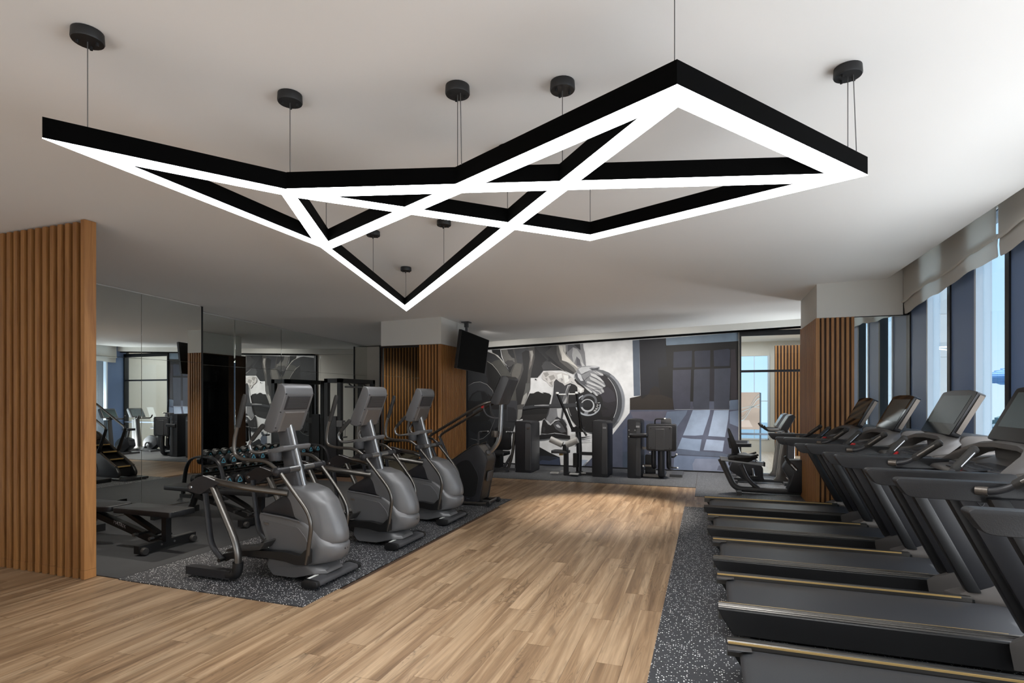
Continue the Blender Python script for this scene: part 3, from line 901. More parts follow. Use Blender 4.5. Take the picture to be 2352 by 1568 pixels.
def make_elliptical(loc, label):
    t = thing('elliptical_trainer', label, 'elliptical', loc, 0, 'row of grey elliptical trainers')
    g, gm, ch, bk = M['grey'], M['gunmetal'], M['chrome'], M['black']
    # front stabiliser
    m = MB(); m.prism(smooth_outline([(0.31, 0.018), (0.31, 0.062), (0.36, 0.078), (0.45, 0.066), (0.455, 0.03), (0.42, 0.018)], 0.015), -0.25, 0.25, 'y')
    fs = m.build('front_stabilizer', M['charcoal'], t)
    for s in (-1, 1):
        m = MB(); m.prism(smooth_outline([(0.305, 0.014), (0.305, 0.066), (0.36, 0.083), (0.452, 0.071), (0.46, 0.028), (0.42, 0.014)], 0.02), 0.252 * s, 0.292 * s, 'y', 0.006, 2)
        m.build('end_cap', M['black'], fs)
        m = MB(); m.cyl((0.39, 0.2 * s, 0.008), 0.022, 0.012); m.build('foot', M['foam'], fs)
    m = MB(); m.box(0.318, 0.345, -0.235, -0.10, 0.0725, 0.0745); m.build('warning_label', M['white'], fs)
    # rear base
    for s in (-1, 1):
        m = MB(); m.box(-0.83, -0.36, s * 0.31 - 0.036, s * 0.31 + 0.036, 0.022, 0.088, 0.018, 3); m.build('base_bar', M['charcoal_dark'], t)
        m = MB(); m.tube(fillet([(-0.40, 0.31 * s, 0.054), (-0.315, 0.31 * s, 0.054), (-0.303, 0.31 * s, 0.16)], 0.09), 0.043, 12); m.build('elbow_cover', bk, t)
        m = MB(); m.cyl((-0.78, 0.31 * s, 0.008), 0.018, 0.02); m.build('foot', M['foam'], t)
        # post, housing plate, rail
        m = MB(); m.tube(fillet([(-0.305, 0.31 * s, 0.09), (-0.30, 0.31 * s, 0.28), (-0.57, 0.31 * s, 0.765)], 0.14), 0.029, 12, (1.15, 0.85)); m.build('rear_post', gm, t)
        m = MB(); m.prism(smooth_outline([(-0.825, 0.765), (-0.80, 0.715), (-0.675, 0.695), (-0.545, 0.768), (-0.46, 0.80), (-0.64, 0.852), (-0.70, 0.842)], 0.02), s * 0.31 - 0.033, s * 0.31 + 0.033, 'y', 0.005, 1)
        h = m.build('pivot_housing', M['charcoal_dark'], t)
        m = MB(); m.lathe((-0.775, s * 0.31, 0.75), [(0.0, -0.044 ), (0.012, -0.043), (0.017, -0.036), (0.017, 0.036), (0.012, 0.043), (0, 0.044)], 'y', 14); m.build('bolt', ch, h)
        m = MB(); m.tube([(-0.655, s * 0.31 - 0.02, 0.8525), (-0.53, s * 0.31 - 0.02, 0.822), (-0.50, s * 0.31 - 0.005, 0.818)], 0.003, 6); m.build('trim_line', M['white'], h)
        m = MB(); m.tube(fillet([(-0.62, 0.31 * s, 0.815), (-0.40, 0.31 * s, 0.79), (-0.27, 0.305 * s, 0.772), (0.06, 0.15 * s, 0.715)], 0.16), 0.028, 12); m.build('side_rail', gm, t)
        # swing link and foot beam
        m = MB(); m.tube(fillet([(-0.711, 0.262 * s, 0.73), (-0.64, 0.262 * s, 0.25), (-0.52, 0.262 * s, 0.152)], 0.10), 0.024, 10, (1.1, 0.7)); m.build('swing_link', M['charcoal_dark'], t)
        m = MB(); m.tube([(-0.52, 0.30 * s, 0.152), (-0.52, 0.17 * s, 0.152)], 0.017, 12); m.tube([(-0.52, 0.228 * s, 0.152), (-0.52, 0.205 * s, 0.152)], 0.027, 12); m.build('link_pin', bk, t)
        m = MB(); m.prism(smooth_outline([(-0.55, 0.125), (-0.55, 0.185), (-0.304, 0.245), (0.107, 0.263), (0.245, 0.242), (0.305, 0.30), (0.335, 0.30), (0.33, 0.175), (0.21, 0.165), (0.10, 0.185), (-0.03, 0.192), (-0.304, 0.192)], 0.02), s * 0.215 - 0.025, s * 0.215 + 0.025, 'y', 0.006, 1)
        fb = m.build('foot_beam', bk, t)
        m = MB(); m.prism(smooth_outline([(-0.46, 0.225), (-0.44, 0.25), (-0.12, 0.30), (-0.06, 0.345), (-0.05, 0.335), (-0.10, 0.272)], 0.015), s * 0.215 - 0.075, s * 0.215 + 0.07, 'y', 0.008, 2); m.build('foot_pad', M['foam'], fb)
        # moving handle
        m = MB(); m.tube(fillet([(-0.345, 0.27 * s, 1.28), (-0.38, 0.27 * s, 1.155), (-0.388, 0.27 * s, 1.025), (-0.30, 0.27 * s, 0.993), (-0.05, 0.27 * s, 0.99), (0.054, 0.265 * s, 0.92)], 0.07), 0.0155, 12)
        hd = m.build('moving_handle', gm, t)
        m = MB(); m.tube([(-0.262, 0.275 * s, 1.525), (-0.268, 0.275 * s, 1.50), (-0.30, 0.274 * s, 1.395), (-0.348, 0.27 * s, 1.26)], [0.017, 0.0215, 0.022, 0.021], 12); m.build('grip', M['foam'], hd)
        m = MB(); m.tube(fillet([(0.075, 0.252 * s, 0.89), (0.217, 0.25 * s, 0.733), (0.326, 0.24 * s, 0.606), (0.362, 0.236 * s, 0.50), (0.338, 0.232 * s, 0.36), (0.305, 0.228 * s, 0.18)], 0.12), 0.016, 12); m.build('lower_link', gm, t)
        # axle
        m = MB(); m.tube([(0.056, 0.025 * s, 0.908), (0.056, 0.15 * s, 0.908)], 0.027, 16); m.build('axle', ch, t)
        m = MB(); m.tube([(0.056, 0.15 * s, 0.908), (0.056, 0.29 * s, 0.908)], 0.029, 16); m.lathe((0.056, 0.29 * s, 0.908), [(0.0, 0.012 * s), (0.012, 0.012 * s), (0.033, 0.0), (0.033, -0.03 * s), (0.0, -0.03 * s)], 'y', 16); m.build('axle_sleeve', M['charcoal_dark'], t)
        # fixed handle
        m = MB(); m.tube(fillet([(-0.275, 0.185 * s, 1.16), (-0.312, 0.185 * s, 1.105), (-0.29, 0.185 * s, 1.05), (-0.225, 0.18 * s, 1.04), (-0.13, 0.15 * s, 1.06)], 0.06), 0.0135, 12); fh = m.build('fixed_handle', ch, t)
        m = MB(); m.tube([(-0.165, 0.185 * s, 1.275), (-0.175, 0.185 * s, 1.262), (-0.282, 0.185 * s, 1.15)], [0.015, 0.019, 0.019], 12); m.build('grip', M['foam'], fh)
    # mast
    m = MB(); m.tube([(-0.053, 0, 1.267), (0.095, 0, 0.755)], 0.023, 16); m.build('mast_tube', ch, t)
    m = MB(); m.prism([(-0.145, 1.22), (-0.05, 1.27), (0.088, 0.76), (-0.035, 0.755)], -0.05, 0.05, 'y', 0.008, 2); m.build('mast', M['charcoal'], t)
    # shelf with cup holder
    m = MB(); m.prism(smooth_outline([(-0.20, 1.035), (-0.20, 1.06), (-0.06, 1.082), (0.0, 1.105), (0.03, 1.10), (0.02, 1.062), (-0.05, 1.045)], 0.012), -0.165, 0.165, 'y', 0.012, 2); sh = m.build('shelf', g, t)
    m = MB(); m.lathe((-0.105, -0.115, 0.975), [(0.0, 0), (0.046, 0), (0.05, 0.005), (0.052, 0.075), (0, 0.075)], 'z', 20); m.build('cup_holder', M['charcoal'], sh)
    # console
    m = MB()
    pr = [(-0.19, 1.243), (-0.03, 1.60), (-0.018, 1.618), (0.02, 1.612), (0.045, 1.585), (0.055, 1.53), (-0.066, 1.222), (-0.10, 1.205), (-0.165, 1.222)]
    m.prism(smooth_outline(pr, 0.012, 2), -0.172, 0.172, 'y', 0.016, 3); cs = m.build('console', g, t)
    sl = Vector((0.121, 0, 0.308)).normalized(); nb = Vector((0.308, 0, -0.121)).normalized()
    def onback(u, w, off):  # point on the console's back: u across, w up the slope from the lower edge
        p = Vector((-0.066, u, 1.222)) + sl * w + nb * off
        return (p.x, p.y, p.z)
    m = MB(); m.layers([[onback(-0.14, 0.19, 0.0), onback(0.14, 0.19, 0.0), onback(0.14, 0.315, 0.0), onback(-0.14, 0.315, 0.0)], [onback(-0.135, 0.195, 0.005), onback(0.135, 0.195, 0.005), onback(0.135, 0.31, 0.005), onback(-0.135, 0.31, 0.005)]])
    m.build('vent_panel', M['charcoal_dark'], cs)
    m = MB()
    for k in range(11):
        w = 0.203 + 0.0098 * k
        m.layers([[onback(-0.125, w, 0.004), onback(0.125, w, 0.004), onback(0.125, w + 0.005, 0.004), onback(-0.125, w + 0.005, 0.004)], [onback(-0.125, w, 0.008), onback(0.125, w, 0.008), onback(0.125, w + 0.005, 0.008), onback(-0.125, w + 0.005, 0.008)]])
    m.build('vent_slat', M['charcoal'], cs, kind='stuff')
    m = MB(); m.layers([[onback(-0.13, -0.01, 0.0), onback(0.13, -0.01, 0.0), onback(0.125, 0.175, 0.0), onback(-0.125, 0.175, 0.0)], [onback(-0.122, 0.0, 0.012), onback(0.122, 0.0, 0.012), onback(0.115, 0.165, 0.012), onback(-0.115, 0.165, 0.012)]])
    m.build('access_panel', M['grey_warm'], cs)
    fsl = Vector((0.16, 0, 0.357)).normalized(); nf = Vector((-0.357, 0, 0.16)).normalized()
    def onfront(u, w, off):
        p = Vector((-0.19, u, 1.243)) + fsl * w + nf * off
        return (p.x, p.y, p.z)
    m = MB(); m.layers([[onfront(-0.16, 0.03, 0.0), onfront(0.16, 0.03, 0.0), onfront(0.16, 0.375, 0.0), onfront(-0.16, 0.375, 0.0)], [onfront(-0.158, 0.032, 0.004), onfront(0.158, 0.032, 0.004), onfront(0.158, 0.373, 0.004), onfront(-0.158, 0.373, 0.004)]])
    m.build('screen', M['screen'], cs)
    m = MB()
    for u in (-0.165, 0.165):
        for w in (0.03, 0.17, 0.33):
            p = onback(u, w, 0.0); m.cyl((p[0] - 0.005, p[1], p[2]), 0.005, 0.010, 'x', 8)
    m.build('screw', M['black'], cs)
    # drive housing: lower shell, upper fairing, dark flank
    ys = [-0.16, -0.15, -0.11, -0.05, 0, 0.05, 0.11, 0.15, 0.16]
    fx = [0.62, 0.72, 0.88, 0.98, 1, 0.98, 0.88, 0.72, 0.62]
    m = MB(); pillow(m, smooth_outline([(-0.232, 0.54), (0.0, 0.522), (0.243, 0.49), (0.36, 0.44), (0.44, 0.36), (0.51, 0.315), (0.522, 0.30), (0.52, 0.235), (0.47, 0.175), (0.2, 0.12), (-0.145, 0.10), (-0.123, 0.236), (-0.232, 0.495)], 0.03, 3), ys, fx, 0.10)
    ls = m.build('lower_shell', g, t, smooth=50)
    m = MB(); pillow(m, smooth_outline([(-0.156, 0.10), (-0.10, 0.033), (0.15, 0.03), (0.34, 0.066), (0.41, 0.078), (0.40, 0.10), (0.34, 0.14), (0.2, 0.15), (-0.15, 0.13)], 0.02, 3), [-0.15, -0.142, -0.10, 0.10, 0.142, 0.15], [0.75, 0.82, 1, 1, 0.82, 0.75], 0.0); m.build('base_pan', g, t, smooth=45)
    for s in (-1, 1):
        m = MB(); m.prism(smooth_outline([(-0.185, 0.485), (0.0, 0.468), (0.17, 0.445), (0.245, 0.37), (0.285, 0.28), (0.27, 0.205), (0.10, 0.165), (-0.085, 0.165), (-0.10, 0.24)], 0.02, 3), s * 0.158, s * 0.1625, 'y', 0.003, 1); m.build('inset_panel', M['grey_side'], ls)
    m = MB(); m.box(0.2, 0.40, -0.11, 0.11, 0.02, 0.07, 0.008, 1); m.build('under_frame', bk, t)
    ys2 = [-0.142, -0.132, -0.10, -0.05, 0, 0.05, 0.10, 0.132, 0.142]
    fx2 = [0.55, 0.68, 0.88, 0.98, 1, 0.98, 0.88, 0.68, 0.55]
    m = MB(); pillow(m, smooth_outline([(-0.02, 0.745), (0.0, 0.765), (0.15, 0.765), (0.30, 0.735), (0.41, 0.65), (0.481, 0.51), (0.515, 0.41), (0.518, 0.335), (0.49, 0.312), (0.43, 0.37), (0.36, 0.452), (0.25, 0.502), (0.17, 0.52), (0.10, 0.64)], 0.03, 4), ys2, fx2, 0.05)
    m.build('front_fairing', g, t, smooth=55)
    m = MB(); m.prism(smooth_outline([(-0.23, 0.545), (-0.19, 0.585), (-0.02, 0.68), (0.05, 0.715), (0.11, 0.70), (0.22, 0.505), (0.0, 0.53)], 0.02), -0.14, 0.14, 'y', 0.02, 2); m.build('flank_cover', M['charcoal_dark'], t)
    for s in (-1, 1):
        m = MB(); m.tube([(-0.21, 0.163 * s, 0.538), (0.0, 0.166 * s, 0.522), (0.19, 0.163 * s, 0.495)], 0.006, 6); m.build('seam_ridge', g, ls)
        m = MB(); m.prism(smooth_outline([(-0.175, 0.47), (-0.175, 0.452), (-0.125, 0.445), (-0.125, 0.463)], 0.004), s * 0.1625, s * 0.1665, 'y'); m.build('badge', M['chrome'], ls)
    m = MB(); m.cyl((0.50, -0.02, 0.275), 0.006, 0.02, 'x', 8); m.cyl((0.50, 0.01, 0.275), 0.006, 0.02, 'x', 8); m.build('port', bk, ls)
    return t
e1 = make_elliptical((-3.3, 3.85, 0.008), 'grey elliptical trainer standing nearest the camera at the front of the speckled mat')
dup(e1, (-3.295, 5.03, 0.008), 'grey elliptical trainer in the middle of the row of three')
dup(e1, (-3.31, 6.16, 0.008), 'grey elliptical trainer farthest from the camera, next to the stair climber')

# ================================================================== STAIR CLIMBER
sc = thing('stair_climber', 'dark stair climber with gold nosed steps and long handrails behind the ellipticals', 'stair climber', (-3.0, 7.355, 0.008))
side = [(0.0, 0.05), (0.115, 0.64), (0.095, 0.70), (-0.03, 0.85), (-0.10, 0.83), (-0.50, 0.56), (-1.05, 0.235), (-1.12, 0.13), (-1.10, 0.05)]
for s in (-1, 1):
    m = MB(); m.prism(smooth_outline(side, 0.035, 4), s * 0.13, s * 0.185, 'y', 0.02, 2); p = m.build('side_panel', M['charcoal_dark'], sc)
    m = MB(); m.prism(smooth_outline([(-0.05, 0.12), (0.0, 0.42), (-0.14, 0.64), (-0.27, 0.62), (-0.5, 0.42), (-0.62, 0.12)], 0.08, 4), s * 0.185, s * 0.191, 'y', 0.003, 1); m.build('inset_panel', M['black'], p)
    m = MB(); m.tube([(-0.03, s * 0.165, 0.858), (-0.10, s * 0.165, 0.837), (-0.50, s * 0.165, 0.568), (-1.04, s * 0.165, 0.248)], 0.014, 8, (0.6, 1.6)); m.build('edge_band', M['bronze'], p)
m = MB(); m.prism(smooth_outline([(-0.005, 0.06), (0.11, 0.64), (0.09, 0.69), (-0.035, 0.842), (-0.10, 0.822), (-0.20, 0.74), (-0.12, 0.06)], 0.03, 4), -0.135, 0.135, 'y', 0.0); m.build('front_cover', M['bronze'], sc, smooth=50)
m = MB(); m.prism(smooth_outline([(0.066, 0.33), (0.09, 0.47), (0.105, 0.468), (0.083, 0.328)], 0.006), -0.09, 0.09, 'y', 0.006, 2); m.build('carry_handle', M['charcoal'], sc)
m = MB(); m.prism([(-0.15, 0.06), (-0.22, 0.70), (-0.45, 0.52), (-1.0, 0.20), (-1.0, 0.06)], -0.128, 0.128, 'y'); m.build('step_well', M['black'], sc)
for k, (x, z) in enumerate(((-0.98, 0.245), (-0.80, 0.375), (-0.62, 0.505), (-0.44, 0.63))):
    m = MB(); m.box(x - 0.02, x + 0.2, -0.125, 0.125, z - 0.022, z, 0.004, 1); st_ = m.build('step', M['foam'], sc)
    m = MB(); m.box(x - 0.028, x - 0.008, -0.125, 0.125, z - 0.02, z + 0.003, 0.002, 1); m.build('nosing', M['gold'], st_)
for s in (-1, 1):
    m = MB(); m.tube(fillet([(-1.2, 0.2 * s, 0.035), (0.05, 0.2 * s, 0.035), (0.12, 0.19 * s, 0.05)], 0.06), 0.021, 12); m.build('base_tube', M['gunmetal'], sc)
    m = MB(); m.lathe((0.14, 0.19 * s, 0.035), [(0.0, -0.025), (0.028, -0.025), (0.034, -0.018), (0.034, 0.018), (0.028, 0.025), (0, 0.025)], 'y', 18); m.build('wheel', M['black'], sc)
    m = MB(); m.tube(fillet([(-0.79, 0.18 * s, 0.90), (-0.775, 0.18 * s, 0.955), (0.02, 0.18 * s, 1.405), (0.17, 0.15 * s, 1.455), (0.24, 0.10 * s, 1.45)], 0.09), 0.02, 12); m.build('handrail', M['gunmetal'], sc)
    m = MB(); m.tube([(-0.80, 0.18 * s, 0.93), (-0.62, 0.18 * s, 0.53), (-0.60, 0.175 * s, 0.49)], [0.026, 0.034, 0.034], 12, (1, 0.7)); m.build('rail_post', M['charcoal_dark'], sc)
    m = MB(); m.tube(fillet([(0.03, 0.15 * s, 1.42), (0.06, 0.12 * s, 1.28), (0.13, 0.06 * s, 1.22), (0.24, 0.0, 1.22)], 0.06), 0.013, 10); m.build('grip_bar', M['charcoal'], sc)
m = MB(); m.tube([(0.12, -0.19, 0.045), (0.12, 0.19, 0.045)], 0.021, 12); m.build('front_axle', M['gunmetal'], sc)
m = MB(); m.box(-1.36, -1.1, -0.21, 0.21, 0.01, 0.05, 0.01, 2); m.build('entry_step', M['charcoal_dark'], sc)
m = MB(); m.tube(fillet([(0.05, 0, 0.70), (0.19, 0, 0.83), (0.245, 0, 0.97), (0.266, 0, 1.45)], 0.16), 0.033, 16); m.build('mast', M['chrome'], sc)
m = MB(); m.lathe((0.065, 0.0, 0.715), [(0.0, 0), (0.06, 0.0), (0.05, 0.03), (0.035, 0.045), (0, 0.045)], 'z', 20); m.build('mast_collar', M['charcoal'], sc)
m = MB(); m.prism(smooth_outline([(0.17, 1.443), (0.335, 1.80), (0.40, 1.805), (0.45, 1.76), (0.30, 1.41), (0.25, 1.40)], 0.02, 3), -0.21, 0.21, 'y', 0.015, 2); cs = m.build('console', M['charcoal'], sc)
m = MB(); m.prism([(0.178, 1.47), (0.322, 1.782), (0.316, 1.785), (0.172, 1.473)], -0.19, 0.19, 'y'); m.build('screen', M['screen'], cs)
m = MB(); m.lathe((0.20, -0.09, 0.955), [(0.0, 0), (0.045, 0.0), (0.048, 0.01), (0.048, 0.085), (0.043, 0.085), (0.04, 0.02), (0, 0.02)], 'z', 18); m.box(0.19, 0.25, -0.10, 0.0, 0.99, 1.02, 0.004, 1); m.build('cup_holder', M['bronze'], sc)
m = MB(); m.box(0.02, 0.05, -0.16, -0.12, 1.36, 1.41, 0.006, 1); m.build('stop_switch', M['red'], sc)
m = MB(); m.prism(smooth_outline([(-0.19, 0.095), (-0.19, 0.085), (-0.14, 0.085), (-0.14, 0.095)], 0.003), -0.1945, -0.190, 'y'); m.build('badge', M['chrome'], sc)

# ================================================================== TREADMILLS
def make_treadmill(loc, label):
    t = thing('treadmill', label, 'treadmill', loc, 0, 'row of black treadmills facing the windows')
    prof = [(0.0, 0.192), (0.012, 0.200), (0.018, 0.196), (0.030, 0.199), (0.036, 0.194), (0.048, 0.196), (0.054, 0.190), (0.068, 0.190), (0.074, 0.184), (0.094, 0.180), (0.100, 0.165), (0.095, 0.12), (0.0, 0.12)]
    for s in (-1, 1):
        # ridged foot rail on top of a black side skirt
        m = MB()
        def R(x): return [(x, s * (0.305 + a), z) for a, z in prof]
        m.layers([R(0.0), R(1.56)]); r = m.build('foot_rail', M['gunmetal'], t, smooth=25)
        m = MB(); m.box(0.004, 1.50, s * 0.305 - 0.004, s * 0.305 + 0.004, 0.187, 0.197, 0.002, 1); m.build('gold_trim', M['gold'], r)
        m = MB(); m.prism([(-0.004, 0.187), (-0.004, 0.17), (0.085, 0.03), (2.0, 0.03), (2.0, 0.18), (1.6, 0.182)], s * 0.335, s * 0.406, 'y', 0.006, 1); m.build('side_skirt', M['black'], t)
        m = MB(); m.prism([(0.0, 0.178), (0.0, 0.165), (0.06, 0.165), (0.075, 0.172), (0.12, 0.178)], s * 0.25, s * 0.305, 'y', 0.002, 1); m.build('rear_corner', M['charcoal'], r)
        m = MB(); m.cyl((0.16, 0.36 * s, -0.0), 0.025, 0.035); m.cyl((1.9, 0.36 * s, 0.0), 0.025, 0.035); m.build('foot', M['foam'], t)
        # upright
        m = MB(); m.prism([(1.60, 0.20), (1.19, 1.02), (1.49, 1.02), (1.90, 0.20)], s * 0.35, s * 0.425, 'y', 0.014, 2); u = m.build('upright', M['charcoal_dark'], t)
        m = MB(); m.prism([(1.545, 0.22), (1.15, 1.02), (1.23, 1.02), (1.625, 0.22)], s * 0.325, s * 0.40, 'y', 0.012, 2); m.build('upright_trim', M['black'], u)
        # handrail
        m = MB(); m.prism(smooth_outline([(0.80, 1.095), (0.785, 1.08), (0.832, 1.012), (0.86, 1.004), (1.48, 0.985), (1.48, 1.088)], 0.014, 3), s * 0.372, s * 0.448, 'y', 0.018, 3); h = m.build('handrail', M['black_soft'], t)
        m = MB(); m.prism(smooth_outline([(1.483, 1.088), (1.483, 0.99), (1.62, 0.985), (1.86, 1.03), (1.86, 1.14), (1.72, 1.12)], 0.02, 3), s * 0.368, s * 0.446, 'y', 0.016, 2); m.build('console_arm', M['grey_warm'], t)
        m = MB(); m.tube(fillet([(1.12, s * 0.375, 1.052), (1.165, s * 0.345, 1.052), (1.215, s * 0.335, 1.068), (1.25, s * 0.318, 1.095)], 0.03), 0.0165, 12); gr = m.build('grip_bar', M['charcoal_dark'], t)
        m = MB(); m.tube([(1.115, s * 0.378, 1.052), (1.155, s * 0.352, 1.052)], 0.022, 12); m.build('grip_socket', M['bronze'], gr)
        m = MB(); m.tube([(1.24, s * 0.323, 1.087), (1.248, s * 0.319, 1.093), (1.352, s * 0.258, 1.192), (1.356, s * 0.256, 1.196)], [0.018, 0.0235, 0.0235, 0.0255], 14); m.tube([(1.354, s * 0.257, 1.194), (1.368, s * 0.249, 1.207), (1.375, s * 0.245, 1.214)], [0.0255, 0.0245, 0.013], 14); m.build('grip', M['foam'], gr)
        m = MB(); m.tube([(1.265, s * 0.309, 1.109), (1.345, s * 0.262, 1.185)], 0.0246, 14, (0.75, 1.0)); m.build('pulse_sensor', M['chrome'] if s < 0 else M['gunmetal'], gr)
    # belt over its rear roller
    bp = [(1.98, 0.165), (0.10, 0.165), (0.075, 0.158), (0.062, 0.142), (0.062, 0.122), (0.075, 0.105), (0.10, 0.098), (1.98, 0.098)]
    m = MB(); m.layers([[(x, -0.298, z) for x, z in bp], [(x, 0.298, z) for x, z in bp]], cap=True); m.build('belt', M['belt'], t, smooth=60)
    m = MB(); m.box(0.09, 2.0, -0.29, 0.29, 0.02, 0.095); m.build('deck_frame', M['black'], t)
    # motor hood with a curved rear lip
    m = MB(); n = 24; rings = []
    def xe(y):
        return 1.52 + 0.40 * math.sqrt(max(0, 1 - (y / 0.335) ** 2)) if abs(y) < 0.335 else 1.52 - 0.07 * (abs(y) - 0.335) / 0.10
    for i in range(n + 1):
        y = -0.435 + 0.87 * i / n
        e0 = xe(y); side_f = max(0.0, (abs(y) - 0.36) / 0.075)
        ring = [(e0, y, 0.17), (e0, y, 0.192)]
        for k in range(1, 9):
            x = e0 + (2.20 - e0) * k / 8
            rise = min(1.0, (x - e0) / 0.16); rise = rise * rise * (3 - 2 * rise)
            z = 0.192 + 0.09 * rise + 0.035 * (1 - (y / 0.435) ** 2) * min(1, max(0, (x - 1.75) / 0.3))
            if k == 7: z -= 0.035
            if k == 8: z = 0.12
            ring.append((x, y, z - 0.02 * side_f ** 2))
        ring += [(2.2, y, 0.05), (e0 + 0.02, y, 0.05)]
        rings.append(ring)
    m.layers(rings); m.build('motor_hood', M['grey_warm'], t, smooth=40)
    # console tray, control panel, cup holders
    m = MB(); m.prism(smooth_outline([(1.34, 1.035), (1.36, 1.06), (1.60, 1.085), (1.80, 1.15), (1.86, 1.14), (1.86, 1.03), (1.50, 1.0)], 0.015, 3), -0.37, 0.37, 'y', 0.015, 2); tr = m.build('console_tray', M['grey_warm'], t)
    m = MB(); m.prism([(1.37, 1.0645), (1.60, 1.0875), (1.60, 1.092), (1.37, 1.069)], -0.17, 0.17, 'y', 0.001, 1); m.build('control_panel', M['charcoal_dark'], tr)
    m = MB()
    for i in range(5):
        for j in range(2):
            m.box(1.42 + 0.07 * j, 1.45 + 0.07 * j, -0.13 + 0.06 * i, -0.09 + 0.06 * i, 1.073 + 0.007 * j, 1.078 + 0.007 * j, 0.001, 1)
    m.build('key', M['charcoal'], tr, kind='stuff')
    for s in (-1, 1):
        m = MB(); m.lathe((1.49, 0.265 * s, 1.0), [(0.0, 0.078), (0.055, 0.079), (0.056, 0.086), (0.066, 0.086), (0.068, 0.07), (0.06, 0.0), (0, 0)], 'z', 24); m.build('cup_holder', M['charcoal'], tr)
    m = MB(); m.lathe((1.36, -0.04, 1.058), [(0.0, 0.028), (0.02, 0.026), (0.024, 0.012), (0.022, 0.0), (0, 0)], 'z', 18); m.build('stop_button', M['red'], tr)
    # arch that carries the screen
    path = [(1.42, -0.405, 1.075), (1.47, -0.39, 1.12), (1.555, -0.345, 1.185), (1.60, -0.27, 1.215), (1.625, -0.14, 1.228), (1.63, 0, 1.23)]
    path += [(x, -y, z) for x, y, z in reversed(path[:-1])]
    rings = []
    for x, y, z in path:
        e_ = 1 - abs(y) / 0.405
        w, h = 0.10 + 0.05 * e_, 0.028 + 0.012 * e_
        rings.append([(x - 0.02, y, z - h), (x - 0.02, y, z - h * 0.2), (x, y, z + 0.004), (x + w, y, z + 0.01), (x + w + 0.02, y, z - 0.02), (x + w, y, z - h - 0.01)])
    m = MB(); m.layers(rings); m.build('console_arch', M['grey_warm'], t, smooth=55)
    m = MB(); m.prism(smooth_outline([(1.70, 1.05), (1.68, 1.20), (1.72, 1.235), (1.90, 1.235), (1.93, 1.20), (1.90, 1.05)], 0.03, 4), -0.33, 0.33, 'y', 0.03, 3); m.build('console_neck', M['grey_warm'], t)
    # screen
    def on(u, w, off):
        a = Vector((1.635, 0, 1.235)); sl = Vector((0.17, 0, 0.335)).normalized(); nn = Vector((-0.335, 0, 0.17)).normalized()
        p = a + sl * w + nn * off
        return (p.x, u, p.z)
    def slab(mb, outline, o0, o1):
        mb.layers([[on(u, w, o0) for u, w in outline], [on(u, w, o1) for u, w in outline]])
    out = smooth_outline([(-0.30, 0.0), (0.30, 0.0), (0.315, 0.36), (0.15, 0.378), (-0.15, 0.378), (-0.315, 0.36)], 0.02, 3)
    m = MB(); slab(m, out, -0.055, 0.0); sc_ = m.build('console_screen', M['charcoal_dark'], t)
    m = MB(); slab(m, [(u * 0.985, w * 0.985 + 0.003) for u, w in out], 0.0, 0.003); m.build('screen_glass', M['screen'], sc_)
    m = MB(); slab(m, [(-0.25, 0.09), (0.25, 0.09), (0.255, 0.33), (-0.255, 0.33)], 0.0033, 0.0042); m.build('display', M['screen_lit'], sc_)
    for s in (-1, 1):
        m = MB(); slab(m, [(s * 0.302, 0.03), (s * 0.318, 0.03), (s * 0.324, 0.345), (s * 0.314, 0.345)], -0.05, -0.018); m.build('edge_strip', M['bronze'], sc_)
    m = MB(); m.tube(fillet([(1.30, -0.41, 0.99), (1.31, -0.43, 0.93), (1.335, -0.43, 0.905), (1.35, -0.42, 0.94)], 0.02), 0.002, 5); m.build('safety_cord', M['black'], t)
    return t
t4 = make_treadmill((0.065, 4.105, 0.008), 'black treadmill second nearest the camera, with a full gold line along its deck')
dup(t4, (0.10, 2.885, 0.008), 'black treadmill nearest the camera at the lower corner, cut by the picture edge')
dup(t4, (0.045, 5.22, 0.008), 'black treadmill in the middle of the row of five, showing a plain grey screen', scale=(1, 1, 0.99))
dup(t4, (0.0, 6.365, 0.008), 'black treadmill fourth from the camera, its dark screen edged by striped reflections', scale=(1, 1, 0.97))
dup(t4, (-0.04, 7.55, 0.008), 'black treadmill farthest from the camera, right by the slatted pillar', scale=(1, 1, 0.955))
